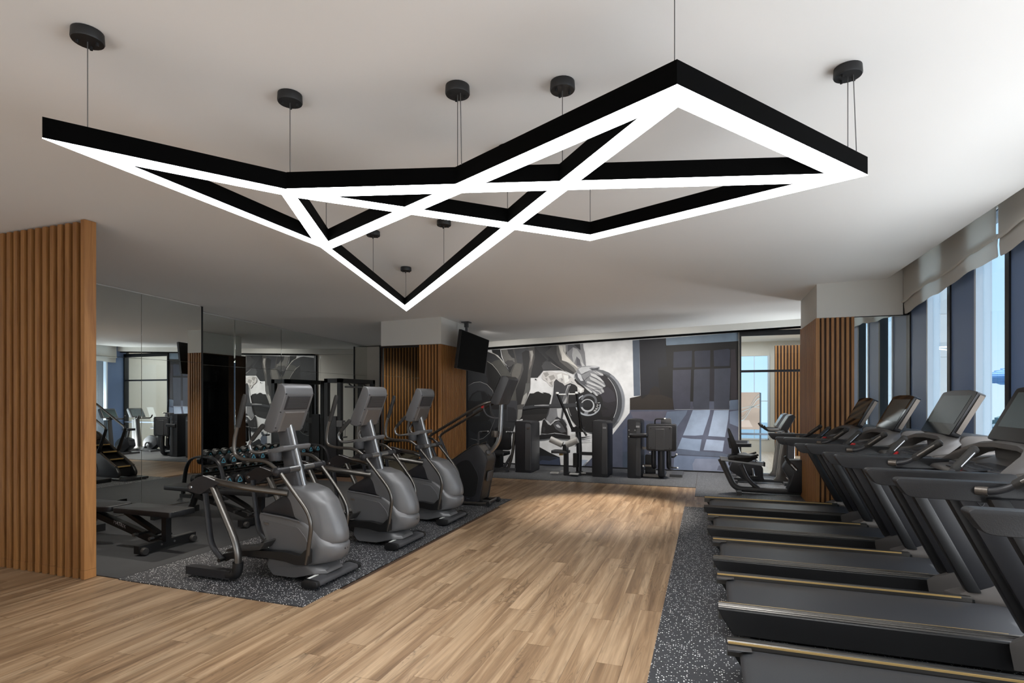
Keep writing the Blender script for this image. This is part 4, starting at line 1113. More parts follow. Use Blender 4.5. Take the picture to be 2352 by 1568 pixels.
# ================================================================== WEIGHT BENCHES
def make_bench(loc, label):
    t = thing('weight_bench', label, 'bench', loc)
    k = M['black']
    m = MB(); m.prism(smooth_outline([(-0.54, -0.145), (-0.54, 0.145), (0.25, 0.145), (0.25, -0.145)], 0.035, 4), 0.345, 0.40, 'z', 0.016, 3); m.build('seat_pad', M['black_soft'], t)
    m = MB(); m.prism(smooth_outline([(-1.42, -0.13), (-1.42, 0.13), (-0.70, 0.165), (-0.60, 0.12), (-0.60, -0.12), (-0.70, -0.165)], 0.05, 4), 0.345, 0.40, 'z', 0.016, 3); m.build('back_pad', M['black_soft'], t)
    m = MB(); m.prism([(-1.02, 0.33), (-1.06, 0.27), (-0.14, 0.045), (0.02, 0.05), (0.02, 0.10), (-0.12, 0.115)], -0.035, 0.035, 'y', 0.006, 1); f = m.build('main_frame', k, t)
    m = MB(); m.prism([(-0.62, 0.345), (-0.50, 0.345), (-0.06, 0.16), (-0.09, 0.13)], -0.03, 0.03, 'y', 0.004, 1); m.build('seat_strut', k, t)
    m = MB(); m.prism([(-1.2, 0.345), (-1.1, 0.345), (-0.55, 0.18), (-0.60, 0.155)], -0.024, 0.024, 'y', 0.004, 1); m.build('back_strut', k, t)
    m = MB(); m.box(0.02, 0.08, -0.05, 0.01, 0.085, 0.348, 0.006, 1); m.build('front_post', k, t)
    m = MB(); m.box(-0.035, 0.035, -0.29, 0.33, 0.02, 0.095, 0.008, 1); b_ = m.build('front_bar', k, t)
    for y in (-0.29, 0.33):
        m = MB(); m.lathe((0.05, y * 0.86, 0.04), [(0, -0.022), (0.03, -0.022), (0.036, -0.014), (0.036, 0.014), (0.03, 0.022), (0, 0.022)], 'x', 16); m.build('wheel', M['foam'], b_)
    m = MB(); m.box(-0.03, 0.03, 0.10, 0.32, 0.0955, 0.098); m.build('foot_plate', M['chrome'], b_)
    for y in (-0.06, 0.08):
        m = MB(); m.cyl((0.034, y, 0.06), 0.011, 0.006, 'x', 10); m.build('bolt', M['chrome'], b_)
    m = MB(); m.tube(fillet([(-1.0, 0, 0.30), (-1.06, 0, 0.15), (-1.15, 0, 0.05), (-1.36, 0, 0.045)], 0.12), 0.045, 10, (1, 0.75)); m.build('rear_leg', k, t)
    m = MB(); m.box(-1.40, -1.33, -0.30, 0.34, 0.0, 0.08, 0.008, 1); m.build('rear_bar', k, t)
    for x, z in ((-0.245, 0.145), (-0.03, 0.125)):
        m = MB(); m.tube([(x, -0.10, z), (x, 0.10, z)], 0.012, 10); p = m.build('adjust_pin', k, f)
        m = MB(); m.tube([(x, -0.14, z), (x, -0.095, z)], 0.017, 12); m.build('pin_knob', M['chrome'], f)
    tx = text('lettering', 'MATRIX', 0.05, (-0.58, -0.0365, 0.205), (PI / 2, math.radians(13.5), 0), M['text'], f)
    return t
bn = make_bench((-5.10, 4.09, 0.008), 'black padded weight bench nearest the slatted screen, with chrome pin knobs')
dup(bn, (-5.06, 5.29, 0.008), 'second black padded weight bench, standing behind the nearest elliptical')

# ================================================================== DUMBBELL RACK
rk = thing('dumbbell_rack', 'low black two tier dumbbell rack along the left mirrors', 'rack', (-7.05, 7.55, 0.008))
for y in (-1.22, 1.22):
    m = MB(); m.tube(fillet([(-0.30, y, 0.60), (0.10, y, 0.63), (0.29, y, 0.52), (0.36, y, 0.10), (0.36, y, 0.03)], 0.20, 7), 0.032, 10, (0.55, 1.1)); s = m.build('side_frame', M['charcoal_dark'], rk)
    m = MB(); m.box(-0.34, 0.39, y - 0.035, y + 0.035, 0.0, 0.05, 0.006, 1); m.box(-0.31, -0.24, y - 0.035, y + 0.035, 0.05, 0.60, 0.006, 1); m.build('base_foot', M['black'], rk)
    text('lettering', 'MATRIX', 0.055, (0.383, y, 0.24), (PI / 2, PI / 2, PI / 2), M['text'], s)
for z, x0 in ((0.48, -0.24), (0.17, -0.10)):
    m = MB()
    for dx in (0.05, 0.22): m.prism([(x0 + dx, z), (x0 + dx + 0.05, z - 0.012), (x0 + dx + 0.05, z - 0.03), (x0 + dx, z - 0.02)], -1.20, 1.20, 'y', 0.003, 1)
    m.build('shelf_rail', M['gunmetal'], rk)
m = MB(); m.box(-0.31, -0.27, -1.2, 1.2, 0.25, 0.31); m.build('back_beam', M['black'], rk)
def make_dumbbell(loc, label):
    t = thing('dumbbell', label, 'dumbbell', loc, 0, 'dumbbells on the black rack')
    m = MB(); m.tube([(-0.07, 0, 0), (0.07, 0, 0)], 0.016, 10); m.build('handle', M['chrome'], t)
    for s in (-1, 1):
        m = MB(); m.lathe((s * 0.115, 0, 0), [(0, -0.05), (0.055, -0.05), (0.072, -0.035), (0.072, 0.035), (0.06, 0.048), (0, 0.05)], 'x', 16); h = m.build('head', M['black_soft'], t)
        m = MB()
        for k in range(3):
            a0, a1 = PI / 2 + k * 2 * PI / 3, PI / 2 + (k + 1) * 2 * PI / 3
            p0, p1 = (math.cos(a0), math.sin(a0)), (math.cos(a1), math.sin(a1))
            x = s * 0.1665; x2 = s * 0.1635
            def V(p, r, xx): return (xx, p[0] * r, p[1] * r)
            d = ((p1[0] - p0[0]) * 0.09, (p1[1] - p0[1]) * 0.09)
            q0 = (p0[0] + d[0], p0[1] + d[1]); q1 = (p1[0] - d[0], p1[1] - d[1])
            m.layers([[V(q0, 0.053, x2), V(q1, 0.053, x2), V(q1, 0.033, x2), V(q0, 0.033, x2)], [V(q0, 0.053, x), V(q1, 0.053, x), V(q1, 0.033, x), V(q0, 0.033, x)]])
        m.build('logo', M['blue'], h)
    return t
ORD = ['first', 'second', 'third', 'fourth', 'fifth', 'sixth', 'seventh', 'eighth', 'ninth', 'tenth', 'eleventh', 'twelfth']
d0 = None
for z, x, r, tier in ((0.555, -7.03, 1.0, 'upper'), (0.245, -6.93, 1.12, 'lower')):
    for k in range(12):
        y = 6.47 + 0.196 * k
        lab = '%sdumbbell with blue triangle, %s along the %s rack tier from the benches' % ('' if r == 1 else 'bigger ', ORD[k], tier)
        zz = z + 0.008 + (0.0 if r == 1 else 0.008)
        if d0 is None: d0 = make_dumbbell((x, y, zz), lab)
        else: dup(d0, (x, y, zz), lab, scale=(r, r, r) if r != 1 else None)

# ================================================================== CABLE TRAINER by the mirrors
ct = thing('cable_trainer', 'tall black cable trainer with two upright towers standing against the left mirrors', 'cable machine', (-6.75, 9.6, 0.008))
for y in (-0.55, 0.55):
    m = MB(); m.box(0.02, 0.10, y - 0.04, y + 0.04, 0, 1.88, 0.006, 1); p = m.build('tower_post', M['black'], ct)
    m = MB(); m.box(-0.28, -0.20, y - 0.04, y + 0.04, 0, 1.88, 0.006, 1); m.build('tower_post', M['black'], ct)
    m = MB(); m.box(-0.19, 0.01, y - 0.06, y + 0.06, 0.12, 1.15, 0.01, 1); m.build('stack_cover', M['charcoal_dark'], ct)
    m = MB(); m.box(-0.32, 0.30, y - 0.05, y + 0.05, 0.0, 0.07, 0.008, 1); m.build('base_foot', M['black'], ct)
    m = MB(); m.tube([(0.06, y + 0.055, 0.1), (0.06, y + 0.055, 1.8)], 0.012, 10); m.build('guide_rod', M['chrome'], ct)
    m = MB(); m.box(0.015, 0.14, y - 0.055, y + 0.055, 0.95, 1.07, 0.008, 1); m.cyl((0.15, y, 1.01), 0.035, 0.03, 'x', 16); m.build('pulley_carriage', M['charcoal'], ct)
    m = MB(); m.tube(fillet([(0.19, y, 1.01), (0.20, y - 0.04, 0.85), (0.20, y - 0.04, 0.76)], 0.05), 0.005, 6); m.tube([(0.20, y - 0.10, 0.755), (0.20, y + 0.02, 0.755)], 0.014, 10); m.build('pull_handle', M['charcoal'], ct)
m = MB(); m.box(-0.28, 0.10, -0.59, 0.59, 1.80, 1.88, 0.006, 1); m.build('top_beam', M['black'], ct)
m = MB(); m.tube([(0.14, -0.50, 1.72), (0.14, 0.50, 1.72)], 0.018, 10); m.tube([(0.05, -0.25, 1.78), (0.14, -0.25, 1.72)], 0.016, 8); m.tube([(0.05, 0.25, 1.78), (0.14, 0.25, 1.72)], 0.016, 8); m.build('pull_up_bar', M['chrome'], ct)
m = MB(); m.box(-0.28, -0.22, -0.51, 0.51, 0.02, 0.10); m.build('base_beam', M['black'], ct)

# ================================================================== MACHINES BELOW THE MURAL
def tower(parent, x0, x1, y0, y1, h, flip=False):
    m = MB(); m.prism(smooth_outline([(x0, 0.0), (x0, h - 0.01), (x0 + 0.04, h), (x1 - 0.03, h - 0.015), (x1, h - 0.05), (x1, 0.0)], 0.03, 4), y0, y1, 'y', 0.035, 3)
    tw = m.build('weight_tower', M['charcoal_dark'], parent)
    xa, xb = x0 + 0.62 * (x1 - x0), x1 - 0.006
    m = MB(); m.prism(smooth_outline([(xa, 0.05), (xa, h - 0.05), (xb - 0.02, h - 0.06), (xb, h - 0.1), (xb, 0.05)], 0.03, 4), y0 - 0.010, y0 + 0.02, 'y', 0.006, 2); m.build('shroud_panel', M['charcoal'], tw)
    m = MB(); m.box(xb - 0.085, xb - 0.02, y0 - 0.016, y0 - 0.008, h - 0.155, h - 0.12, 0.003, 1); m.build('badge', M['chrome'], tw)
    text('lettering', 'MATRIX', 0.10, (x0 - 0.0015, (y0 + y1) / 2, h * 0.62), (PI / 2, PI / 2, -PI / 2), M['text'], tw)
    return tw
# middle machine
mm = thing('strength_machine', 'seated strength machine with two raised lever arms and pale knee rollers before the mural', 'gym machine', (0, 0, 0.008))
mm.location = (-2.4, 10.6, 0.008)
def L(pts, y=None): return [(p[0] + 2.4,) + ((p[1] - 10.6, p[2]) if len(p) == 3 else (y, p[1])) for p in pts]
tower(mm, 0.32, 0.62, -0.06, 0.52, 1.075)
m = MB(); m.box(-0.24, -0.16, -0.05, 0.05, 0.05, 0.44, 0.008, 1); m.build('seat_post', M['charcoal_dark'], mm)
m = MB(); m.prism(smooth_outline([(-0.47, -0.16), (-0.47, 0.16), (-0.14, 0.13), (-0.14, -0.13)], 0.05), 0.43, 0.485, 'z', 0.02, 3); m.build('seat', M['charcoal'], mm)
m = MB(); m.box(-0.33, -0.26, -0.04, 0.04, 0.385, 0.425, 0.006, 1); m.build('adjust_tab', M['gold'], mm)
for x0, z0, x1, z1 in ((-0.49, 0.70, -0.25, 0.60), (-0.17, 0.60, 0.05, 0.70)):
    m = MB(); m.tube([(x0, -0.10, z0), (x1, -0.10, z1)], 0.062, 16); m.build('knee_roller', M['pad_light'], mm)
m = MB(); m.tube([(-0.27, -0.10, 0.60), (-0.21, -0.10, 0.575), (-0.15, -0.10, 0.60)], 0.02, 10); m.box(-0.24, -0.17, -0.12, 0.08, 0.48, 0.60, 0.006, 1); m.build('roller_bracket', M['charcoal_dark'], mm)
m = MB(); m.box(-0.12, -0.02, 0.0, 0.12, 0.56, 0.80, 0.01, 1); m.build('pivot_cover', M['white'], mm)
m = MB(); m.tube(fillet([(0.02, 0.14, 0.03), (0.03, 0.14, 0.5), (0.0, 0.14, 0.95)], 0.1), 0.055, 10, (0.9, 1)); m.build('upright', M['charcoal_dark'], mm)
m = MB(); m.box(-0.12, 0.12, 0.08, 0.22, 0.84, 0.93, 0.01, 1); m.build('pivot_head', M['black'], mm)
for a, b_, c in (((-0.09, 0.06, 0.90), (-0.365, -0.05, 1.60), 0.17), ((0.085, 0.06, 0.90), (0.02, -0.05, 1.605), -0.16)):
    m = MB(); m.tube([a, b_], 0.028, 12); ar = m.build('lever_arm', M['black'], mm)
    m = MB(); m.tube([(b_[0] + 0.03 * (1 if c > 0 else -1), b_[1], b_[2] - 0.03), (b_[0] + c, b_[1], b_[2] - 0.03)], 0.014, 10); m.build('handle', M['white'], ar)
    m = MB(); m.lathe((b_[0], b_[1], b_[2]), [(0, -0.02), (0.032, -0.02), (0.032, 0.01), (0.02, 0.018), (0, 0.018)], 'z', 14); m.build('end_cap', M['white'], ar)
m = MB(); m.tube(fillet([(0.10, 0.06, 0.90), (0.17, 0.02, 0.82), (0.20, 0.0, 0.78)], 0.03), 0.02, 10); m.build('side_lever', M['black'], mm)
m = MB(); m.box(-0.06, 0.03, -0.02, 0.10, 0.16, 0.43, 0.03, 3); m.build('cam_cover', M['black'], mm)
m = MB(); m.box(0.05, 0.34, 0.10, 0.17, 0.39, 0.45, 0.006, 1); m.box(0.05, 0.34, 0.10, 0.18, 0.0, 0.06, 0.006, 1); m.box(-0.24, 0.05, -0.04, 0.04, 0.0, 0.06, 0.006, 1); m.box(-0.03, 0.08, 0.05, 0.23, 0.0, 0.07, 0.01, 1); m.build('base_beam', M['charcoal_dark'], mm)
for x0, y0 in ((-0.50, -0.10), (-0.10, -0.16), (-0.36, 0.14), (0.0, 0.08)):
    m = MB(); m.box(x0, x0 + 0.17, y0, y0 + 0.12, 0.035, 0.055, 0.015, 2); m.build('foot_rest', M['pad_light'], mm)
# right machine
rm = thing('strength_machine', 'dark strength machine with a big back shell on three curved legs below the painted window', 'gym machine', (-0.95, 10.7, 0.008))
tower(rm, -0.47, -0.22, -0.10, 0.50, 1.105)
m = MB(); m.tube(fillet([(-0.42, -0.115, 0.80), (-0.36, -0.135, 0.80), (-0.12, -0.135, 0.81), (-0.12, 0.05, 0.81)], 0.05), 0.042, 12, (1, 0.7)); m.build('cross_arm', M['charcoal_dark'], rm)
for dx, dz in ((-0.44, 0.90), (-0.33, 0.90), (-0.44, 0.78)):
    m = MB(); m.cyl((dx, -0.108, dz), 0.012, 0.01, 'y', 10); m.build('bolt', M['chrome'], rm)
m = MB(); m.prism(smooth_outline([(-0.13, 0.52), (-0.13, 1.015), (0.41, 1.015), (0.41, 0.52)], 0.05, 5), -0.06, 0.26, 'y', 0.045, 4); sh = m.build('back_shell', M['charcoal_dark'], rm)
m = MB(); m.prism(smooth_outline([(-0.09, 0.55), (-0.09, 0.975), (0.335, 0.975), (0.335, 0.55)], 0.03, 4), -0.068, -0.055, 'y', 0.004, 1); m.build('shell_panel', M['charcoal'], sh)
m = MB(); m.prism(smooth_outline([(0.04, 0.54), (0.04, 0.93), (0.20, 0.93), (0.20, 0.54)], 0.012, 2), -0.079, -0.062, 'y', 0.004, 1); sp = m.build('spine_panel', M['charcoal'], sh)
text('lettering', 'MATRIX', 0.07, (0.12, 0.2615, 0.78), (PI / 2, PI / 2, PI), M['text'], sh)
for x, z in ((-0.045, 0.94), (0.295, 0.94), (-0.045, 0.575), (0.295, 0.575)):
    m = MB(); m.cyl((x, -0.074, z), 0.011, 0.01, 'y', 10); m.build('bolt', M['black'], sh)
m = MB(); m.tube(fillet([(0.14, -0.02, 0.52), (0.14, -0.03, 0.06), (0.14, 0.16, 0.05), (0.14, 0.5, 0.06)], 0.14), 0.062, 12, (0.8, 1)); m.build('front_leg', M['charcoal_dark'], rm)
for x in (0.0, 0.275):
    m = MB(); m.tube(fillet([(x, 0.02, 0.53), (x, 0.0, 0.22), (x, 0.22, 0.20)], 0.12), 0.045, 12); m.build('side_leg', M['charcoal_dark'], rm)
m = MB(); m.tube(fillet([(0.02, 0.05, 1.0), (0.02, 0.05, 1.10), (0.07, 0.05, 1.115), (0.21, 0.05, 1.115)], 0.05), 0.013, 10); hd = m.build('grab_handle', M['black'], rm)
m = MB(); m.tube([(0.185, 0.05, 1.115), (0.215, 0.05, 1.115)], 0.015, 10); m.build('handle_cap', M['white'], hd)
m = MB(); m.prism(smooth_outline([(0.115, 1.0), (0.12, 1.115), (0.30, 1.115), (0.31, 1.0)], 0.02, 3), 0.18, 0.30, 'y', 0.015, 2); m.build('backrest', M['charcoal'], rm)
m = MB(); m.box(-0.2, 0.12, 0.20, 0.26, 0.0, 0.06, 0.006, 1); m.box(-0.2, 0.12, 0.06, 0.12, 0.02, 0.07, 0.006, 1); m.box(-0.21, -0.02, 0.10, 0.14, 0.205, 0.24, 0.004, 1); m.box(-0.22, -0.12, 0.1, 0.15, 0.53, 0.575, 0.004, 1); m.build('base_beam', M['gunmetal'], rm)
m = MB(); m.box(0.27, 0.5, 0.3, 0.9, 0.0, 0.05, 0.008, 1); m.build('foot_plate', M['charcoal'], rm)
m = MB(); m.tube([(0.27, 0.12, 0.20), (0.42, 0.12, 0.20)], 0.015, 8); m.build('foot_bar', M['charcoal'], rm)
m = MB(); m.tube(fillet([(0.30, 0.12, 0.40), (0.36, 0.1, 0.40), (0.40, 0.1, 0.44)], 0.02), 0.015, 8); m.build('adjust_lever', M['charcoal'], rm)
for x, y, z in ((-0.065, -0.04, 0.485), (0.408, 0.1, 0.45), (0.42, 0.12, 0.20), (-0.19, 0.0, 0.22)):
    m = MB(); bmesh.ops.create_uvsphere(m.bm, u_segments=10, v_segments=6, radius=0.018, matrix=Matrix.Translation((x, y, z))); m.build('knob', M['white'], rm)
m = MB(); m.prism(smooth_outline([(0.0, 0.02), (0.0, 0.40), (-0.2, 0.40), (-0.2, 0.02)], 0.03), 0.42, 0.46, 'y', 0.01, 1); m.build('stack_plate', M['charcoal_dark'], rm)
# left machine, behind the climber
lm = thing('strength_machine', 'dark strength machine half hidden behind the stair climber, its tower beside the mural weightlifter', 'gym machine', (-3.9, 10.75, 0.008))
tower(lm, 0.22, 0.57, -0.08, 0.5, 1.04)
m = MB(); m.tube(fillet([(0.06, -0.05, 0.05), (0.16, -0.05, 0.35), (0.20, -0.05, 0.80)], 0.2), 0.03, 10); m.build('curved_frame', M['gunmetal'], lm)
m = MB(); m.tube([(-0.05, -0.05, 0.05), (0.13, -0.05, 0.34)], 0.026, 10); m.box(-0.6, 0.24, -0.09, 0.0, 0.03, 0.085, 0.006, 1); m.build('base_beam', M['charcoal'], lm)
m = MB(); m.prism(smooth_outline([(-0.34, 0.42), (-0.30, 0.90), (0.04, 0.90), (0.06, 0.42)], 0.07, 4), 0.12, 0.2, 'y', 0.02, 2); m.build('backrest', M['black_soft'], lm)
m = MB(); m.prism(smooth_outline([(-0.36, -0.28), (-0.36, 0.12), (0.06, 0.12), (0.06, -0.28)], 0.05, 4), 0.34, 0.41, 'z', 0.02, 2); m.build('seat', M['black_soft'], lm)
m = MB(); m.box(-0.22, -0.10, -0.1, 0.12, 0.08, 0.35, 0.01, 1); m.build('seat_post', M['black'], lm)
m = MB(); m.tube(fillet([(-0.62, -0.05, 0.35), (-0.58, -0.05, 0.80), (-0.40, -0.05, 0.80)], 0.05), 0.022, 10); hl = m.build('press_arm', M['charcoal'], lm)
m = MB(); m.tube([(-0.50, -0.05, 0.80), (-0.36, -0.05, 0.81)], 0.026, 10); m.build('grip', M['foam'], hl)
m = MB(); m.tube([(0.03, -0.05, 0.81), (0.20, -0.05, 0.80)], 0.022, 10); m.build('press_arm', M['charcoal'], lm)
for x in (-0.37, 0.035, 0.16):
    m = MB(); bmesh.ops.create_uvsphere(m.bm, u_segments=10, v_segments=6, radius=0.024, matrix=Matrix.Translation((x, -0.075, 0.805))); m.build('knob', M['chrome'], lm)
m = MB(); m.box(-0.6, -0.54, -0.09, 0.3, 0.0, 0.05); m.box(0.02, 0.08, -0.1, -0.04, 0.0, 0.1); m.build('foot_beam', M['charcoal'], lm)

# ================================================================== BIKES
rb = thing('recumbent_bike', 'grey recumbent exercise bike with a black backrest just left of the slatted pillar', 'exercise bike', (0.70, 9.55, 0.0085))
gc = M['charcoal']
m = MB(); m.tube(fillet([(-0.50, 0, 0.53), (-0.29, 0, 0.06), (0.2, 0, 0.052), (0.66, 0, 0.052)], 0.12, 7), 0.052, 12, (0.9, 0.9)); m.build('main_frame', gc, rb)
m = MB(); m.tube(fillet([(-0.20, 0, 0.45), (-0.10, 0, 0.20), (0.10, 0, 0.04)], 0.12), 0.035, 10, (1, 1)); m.build('front_leg', gc, rb)
m = MB(); m.prism([(-0.52, 0.565), (-0.50, 0.50), (0.14, 0.435), (0.145, 0.495)], -0.06, 0.06, 'y', 0.008, 1); r = m.build('seat_rail', M['chrome'], rb)
m = MB(); m.prism([(0.12, 0.434), (0.148, 0.43), (0.15, 0.50), (0.125, 0.502)], -0.068, 0.068, 'y', 0.004, 1); m.build('end_cap', M['black'], r)
m = MB(); m.prism(smooth_outline([(-0.40, 0.53), (-0.38, 0.60), (-0.22, 0.615), (0.03, 0.60), (0.04, 0.575), (-0.10, 0.50)], 0.02, 3), -0.17, 0.17, 'y', 0.025, 2); m.build('seat', M['black_soft'], rb)
m = MB(); m.prism(smooth_outline([(-0.32, 0.62), (-0.40, 1.0), (-0.375, 1.025), (-0.25, 0.74), (-0.23, 0.64)], 0.02, 3), -0.16, 0.16, 'y', 0.025, 2); m.build('backrest', M['black_soft'], rb)
m = MB(); m.prism(smooth_outline([(-0.40, 0.86), (-0.37, 0.70), (-0.32, 0.70), (-0.36, 0.86)], 0.01), -0.07, 0.07, 'y', 0.01, 1); m.box(-0.34, -0.29, -0.04, 0.04, 0.55, 0.72, 0.006, 1); m.build('back_bracket', M['charcoal_dark'], rb)
for s in (-1, 1):
    m = MB(); m.tube(fillet([(-0.30, 0.18 * s, 0.56), (-0.10, 0.20 * s, 0.58), (0.04, 0.20 * s, 0.625)], 0.06), 0.016, 10); g_ = m.build('side_grip', M['foam'], rb)
m = MB(); m.tube(fillet([(-0.12, -0.15, 0.515), (0.02, -0.15, 0.50), (0.0, -0.15, 0.53)], 0.02), 0.008, 8); m.build('adjust_lever', M['chrome'], rb)
m = MB(); m.prism(smooth_outline([(0.44, 0.06), (0.50, 0.22), (0.39, 0.42), (0.46, 0.55), (0.66, 0.56), (0.86, 0.40), (0.88, 0.06)], 0.04, 4), -0.11, 0.11, 'y', 0.03, 2); dh = m.build('drive_housing', M['charcoal_dark'], rb)
m = MB(); m.tube([(0.44, -0.06, 0.57), (0.52, -0.10, 0.47), (0.58, -0.13, 0.40)], 0.028, 10); m.build('crank_arm', M['chrome'], dh)
m = MB(); m.prism(smooth_outline([(0.40, 0.60), (0.43, 0.62), (0.50, 0.50), (0.47, 0.48)], 0.01), -0.17, -0.08, 'y', 0.006, 1); m.build('pedal', M['black'], dh)
m = MB(); m.tube([(0.70, 0, 0.5), (0.85, 0, 1.05)], 0.035, 10); m.build('mast', gc, rb)
m = MB(); m.prism(smooth_outline([(0.76, 1.0), (0.86, 1.22), (0.92, 1.20), (0.84, 0.98)], 0.01), -0.19, 0.19, 'y', 0.01, 1); m.build('console', M['charcoal_dark'], rb)
for x0 in (-0.27, 0.66):
    m = MB(); m.box(x0, x0 + 0.07, -0.26, 0.26, 0.0, 0.05, 0.01, 1); m.build('floor_bar', gc, rb)
def make_upright(loc, label):
    t = thing('upright_bike', label, 'exercise bike', loc, 0, 'upright exercise bikes by the glass partition')
    m = MB(); m.prism(smooth_outline([(-0.36, 0.22), (-0.30, 0.40), (-0.05, 0.46), (0.12, 0.37), (0.20, 0.28), (0.20, 0.10), (0.24, 0.05), (-0.10, 0.05)], 0.04, 4), -0.09, 0.09, 'y', 0.03, 2); h = m.build('drive_housing', M['charcoal_dark'], t)
    m = MB(); m.tube([(0.03, -0.10, 0.26), (0.04, -0.14, 0.20), (0.05, -0.14, 0.12)], 0.02, 10); m.build('crank_arm', M['chrome'], h)
    m = MB(); m.box(-0.02, 0.10, -0.22, -0.13, 0.10, 0.14, 0.012, 2); m.build('pedal', M['black'], h)
    m = MB(); m.tube([(-0.16, 0, 0.42), (-0.22, 0, 0.63)], 0.028, 12); m.build('seat_post', M['chrome'], t)
    m = MB(); m.prism(smooth_outline([(-0.34, -0.11), (-0.34, 0.11), (-0.20, 0.08), (0.02, 0.025), (0.02, -0.025), (-0.20, -0.08)], 0.05, 5), 0.63, 0.69, 'z', 0.02, 3); m.build('saddle', M['charcoal_dark'], t)
    m = MB(); m.prism(smooth_outline([(0.36, 0.05), (0.42, 0.12), (0.50, 0.80), (0.52, 0.98), (0.60, 0.98), (0.56, 0.12), (0.64, 0.05)], 0.03, 3), -0.05, 0.05, 'y', 0.015, 2); m.build('mast', M['gunmetal'], t)
    m = MB(); m.prism([(0.565, 0.12), (0.60, 0.90), (0.71, 0.90), (0.70, 0.12)], -0.045, 0.045, 'y', 0.01, 1); m.build('mast_cover', M['grey'], t)
    m = MB(); m.prism(smooth_outline([(0.46, 0.96), (0.60, 1.20), (0.66, 1.22), (0.70, 1.18), (0.58, 0.95)], 0.015, 3), -0.2, 0.2, 'y', 0.012, 2); c_ = m.build('console', M['charcoal'], t)
    m = MB(); m.prism([(0.475, 0.985), (0.592, 1.185), (0.588, 1.188), (0.471, 0.988)], -0.18, 0.18, 'y'); m.build('screen', M['screen_lit'], c_)
    for s in (-1, 1):
        m = MB(); m.tube(fillet([(0.52, 0.05 * s, 0.93), (0.42, 0.16 * s, 0.93), (0.26, 0.20 * s, 0.93), (0.20, 0.20 * s, 1.02)], 0.06), 0.018, 10); m.build('handlebar', M['foam'], t)
    for x0 in (-0.30, 0.52):
        m = MB(); m.box(x0, x0 + 0.08, -0.24, 0.24, 0.0, 0.05, 0.012, 2); m.build('floor_bar', M['charcoal'], t)
    m = MB(); m.box(-0.26, 0.6, -0.035, 0.035, 0.02, 0.07, 0.008, 1); m.build('base_beam', M['charcoal'], t)
    return t
ub = make_upright((0.72, 10.75, 0.008), 'dark upright exercise bike directly behind the recumbent bike')
dup(ub, (0.73, 11.55, 0.008), 'dark upright exercise bike farthest back, right against the glass partition')
# ================================================================== PAINTED MURAL
mural = tag(bpy.data.objects.new('mural', bpy.data.meshes.new('mural')), 'grey painted mural of a weightlifter chalking hands over a barbell, with a blue grey window', 'mural')
C.objects.link(mural)
def paint_mural(o, polys):
    """flat paint: one coloured polygon after another in (x, z) on the wall, each a hair proud of the last"""
    bm = bmesh.new(); cols = []
    lay = bm.loops.layers.float_color.new('paint')
    for k, (c, flat) in enumerate(polys):
        pts = list(zip(flat[0::2], flat[1::2]))
        y = 12.0 - 0.00022 * k
        vs = [bm.verts.new((x, y, min(z, mural_top(x) + 0.002))) for x, z in pts]
        try:
            f = bm.faces.new(vs)
        except ValueError:
            continue
        f.normal_update()
        if f.normal.y > 0: f.normal_flip()
        col = srgb(*c)
        for lp in f.loops: lp[lay] = col
    bmesh.ops.triangulate(bm, faces=bm.faces[:])
    bm.to_mesh(o.data); bm.free()
    o.data.materials.append(M['paint'])
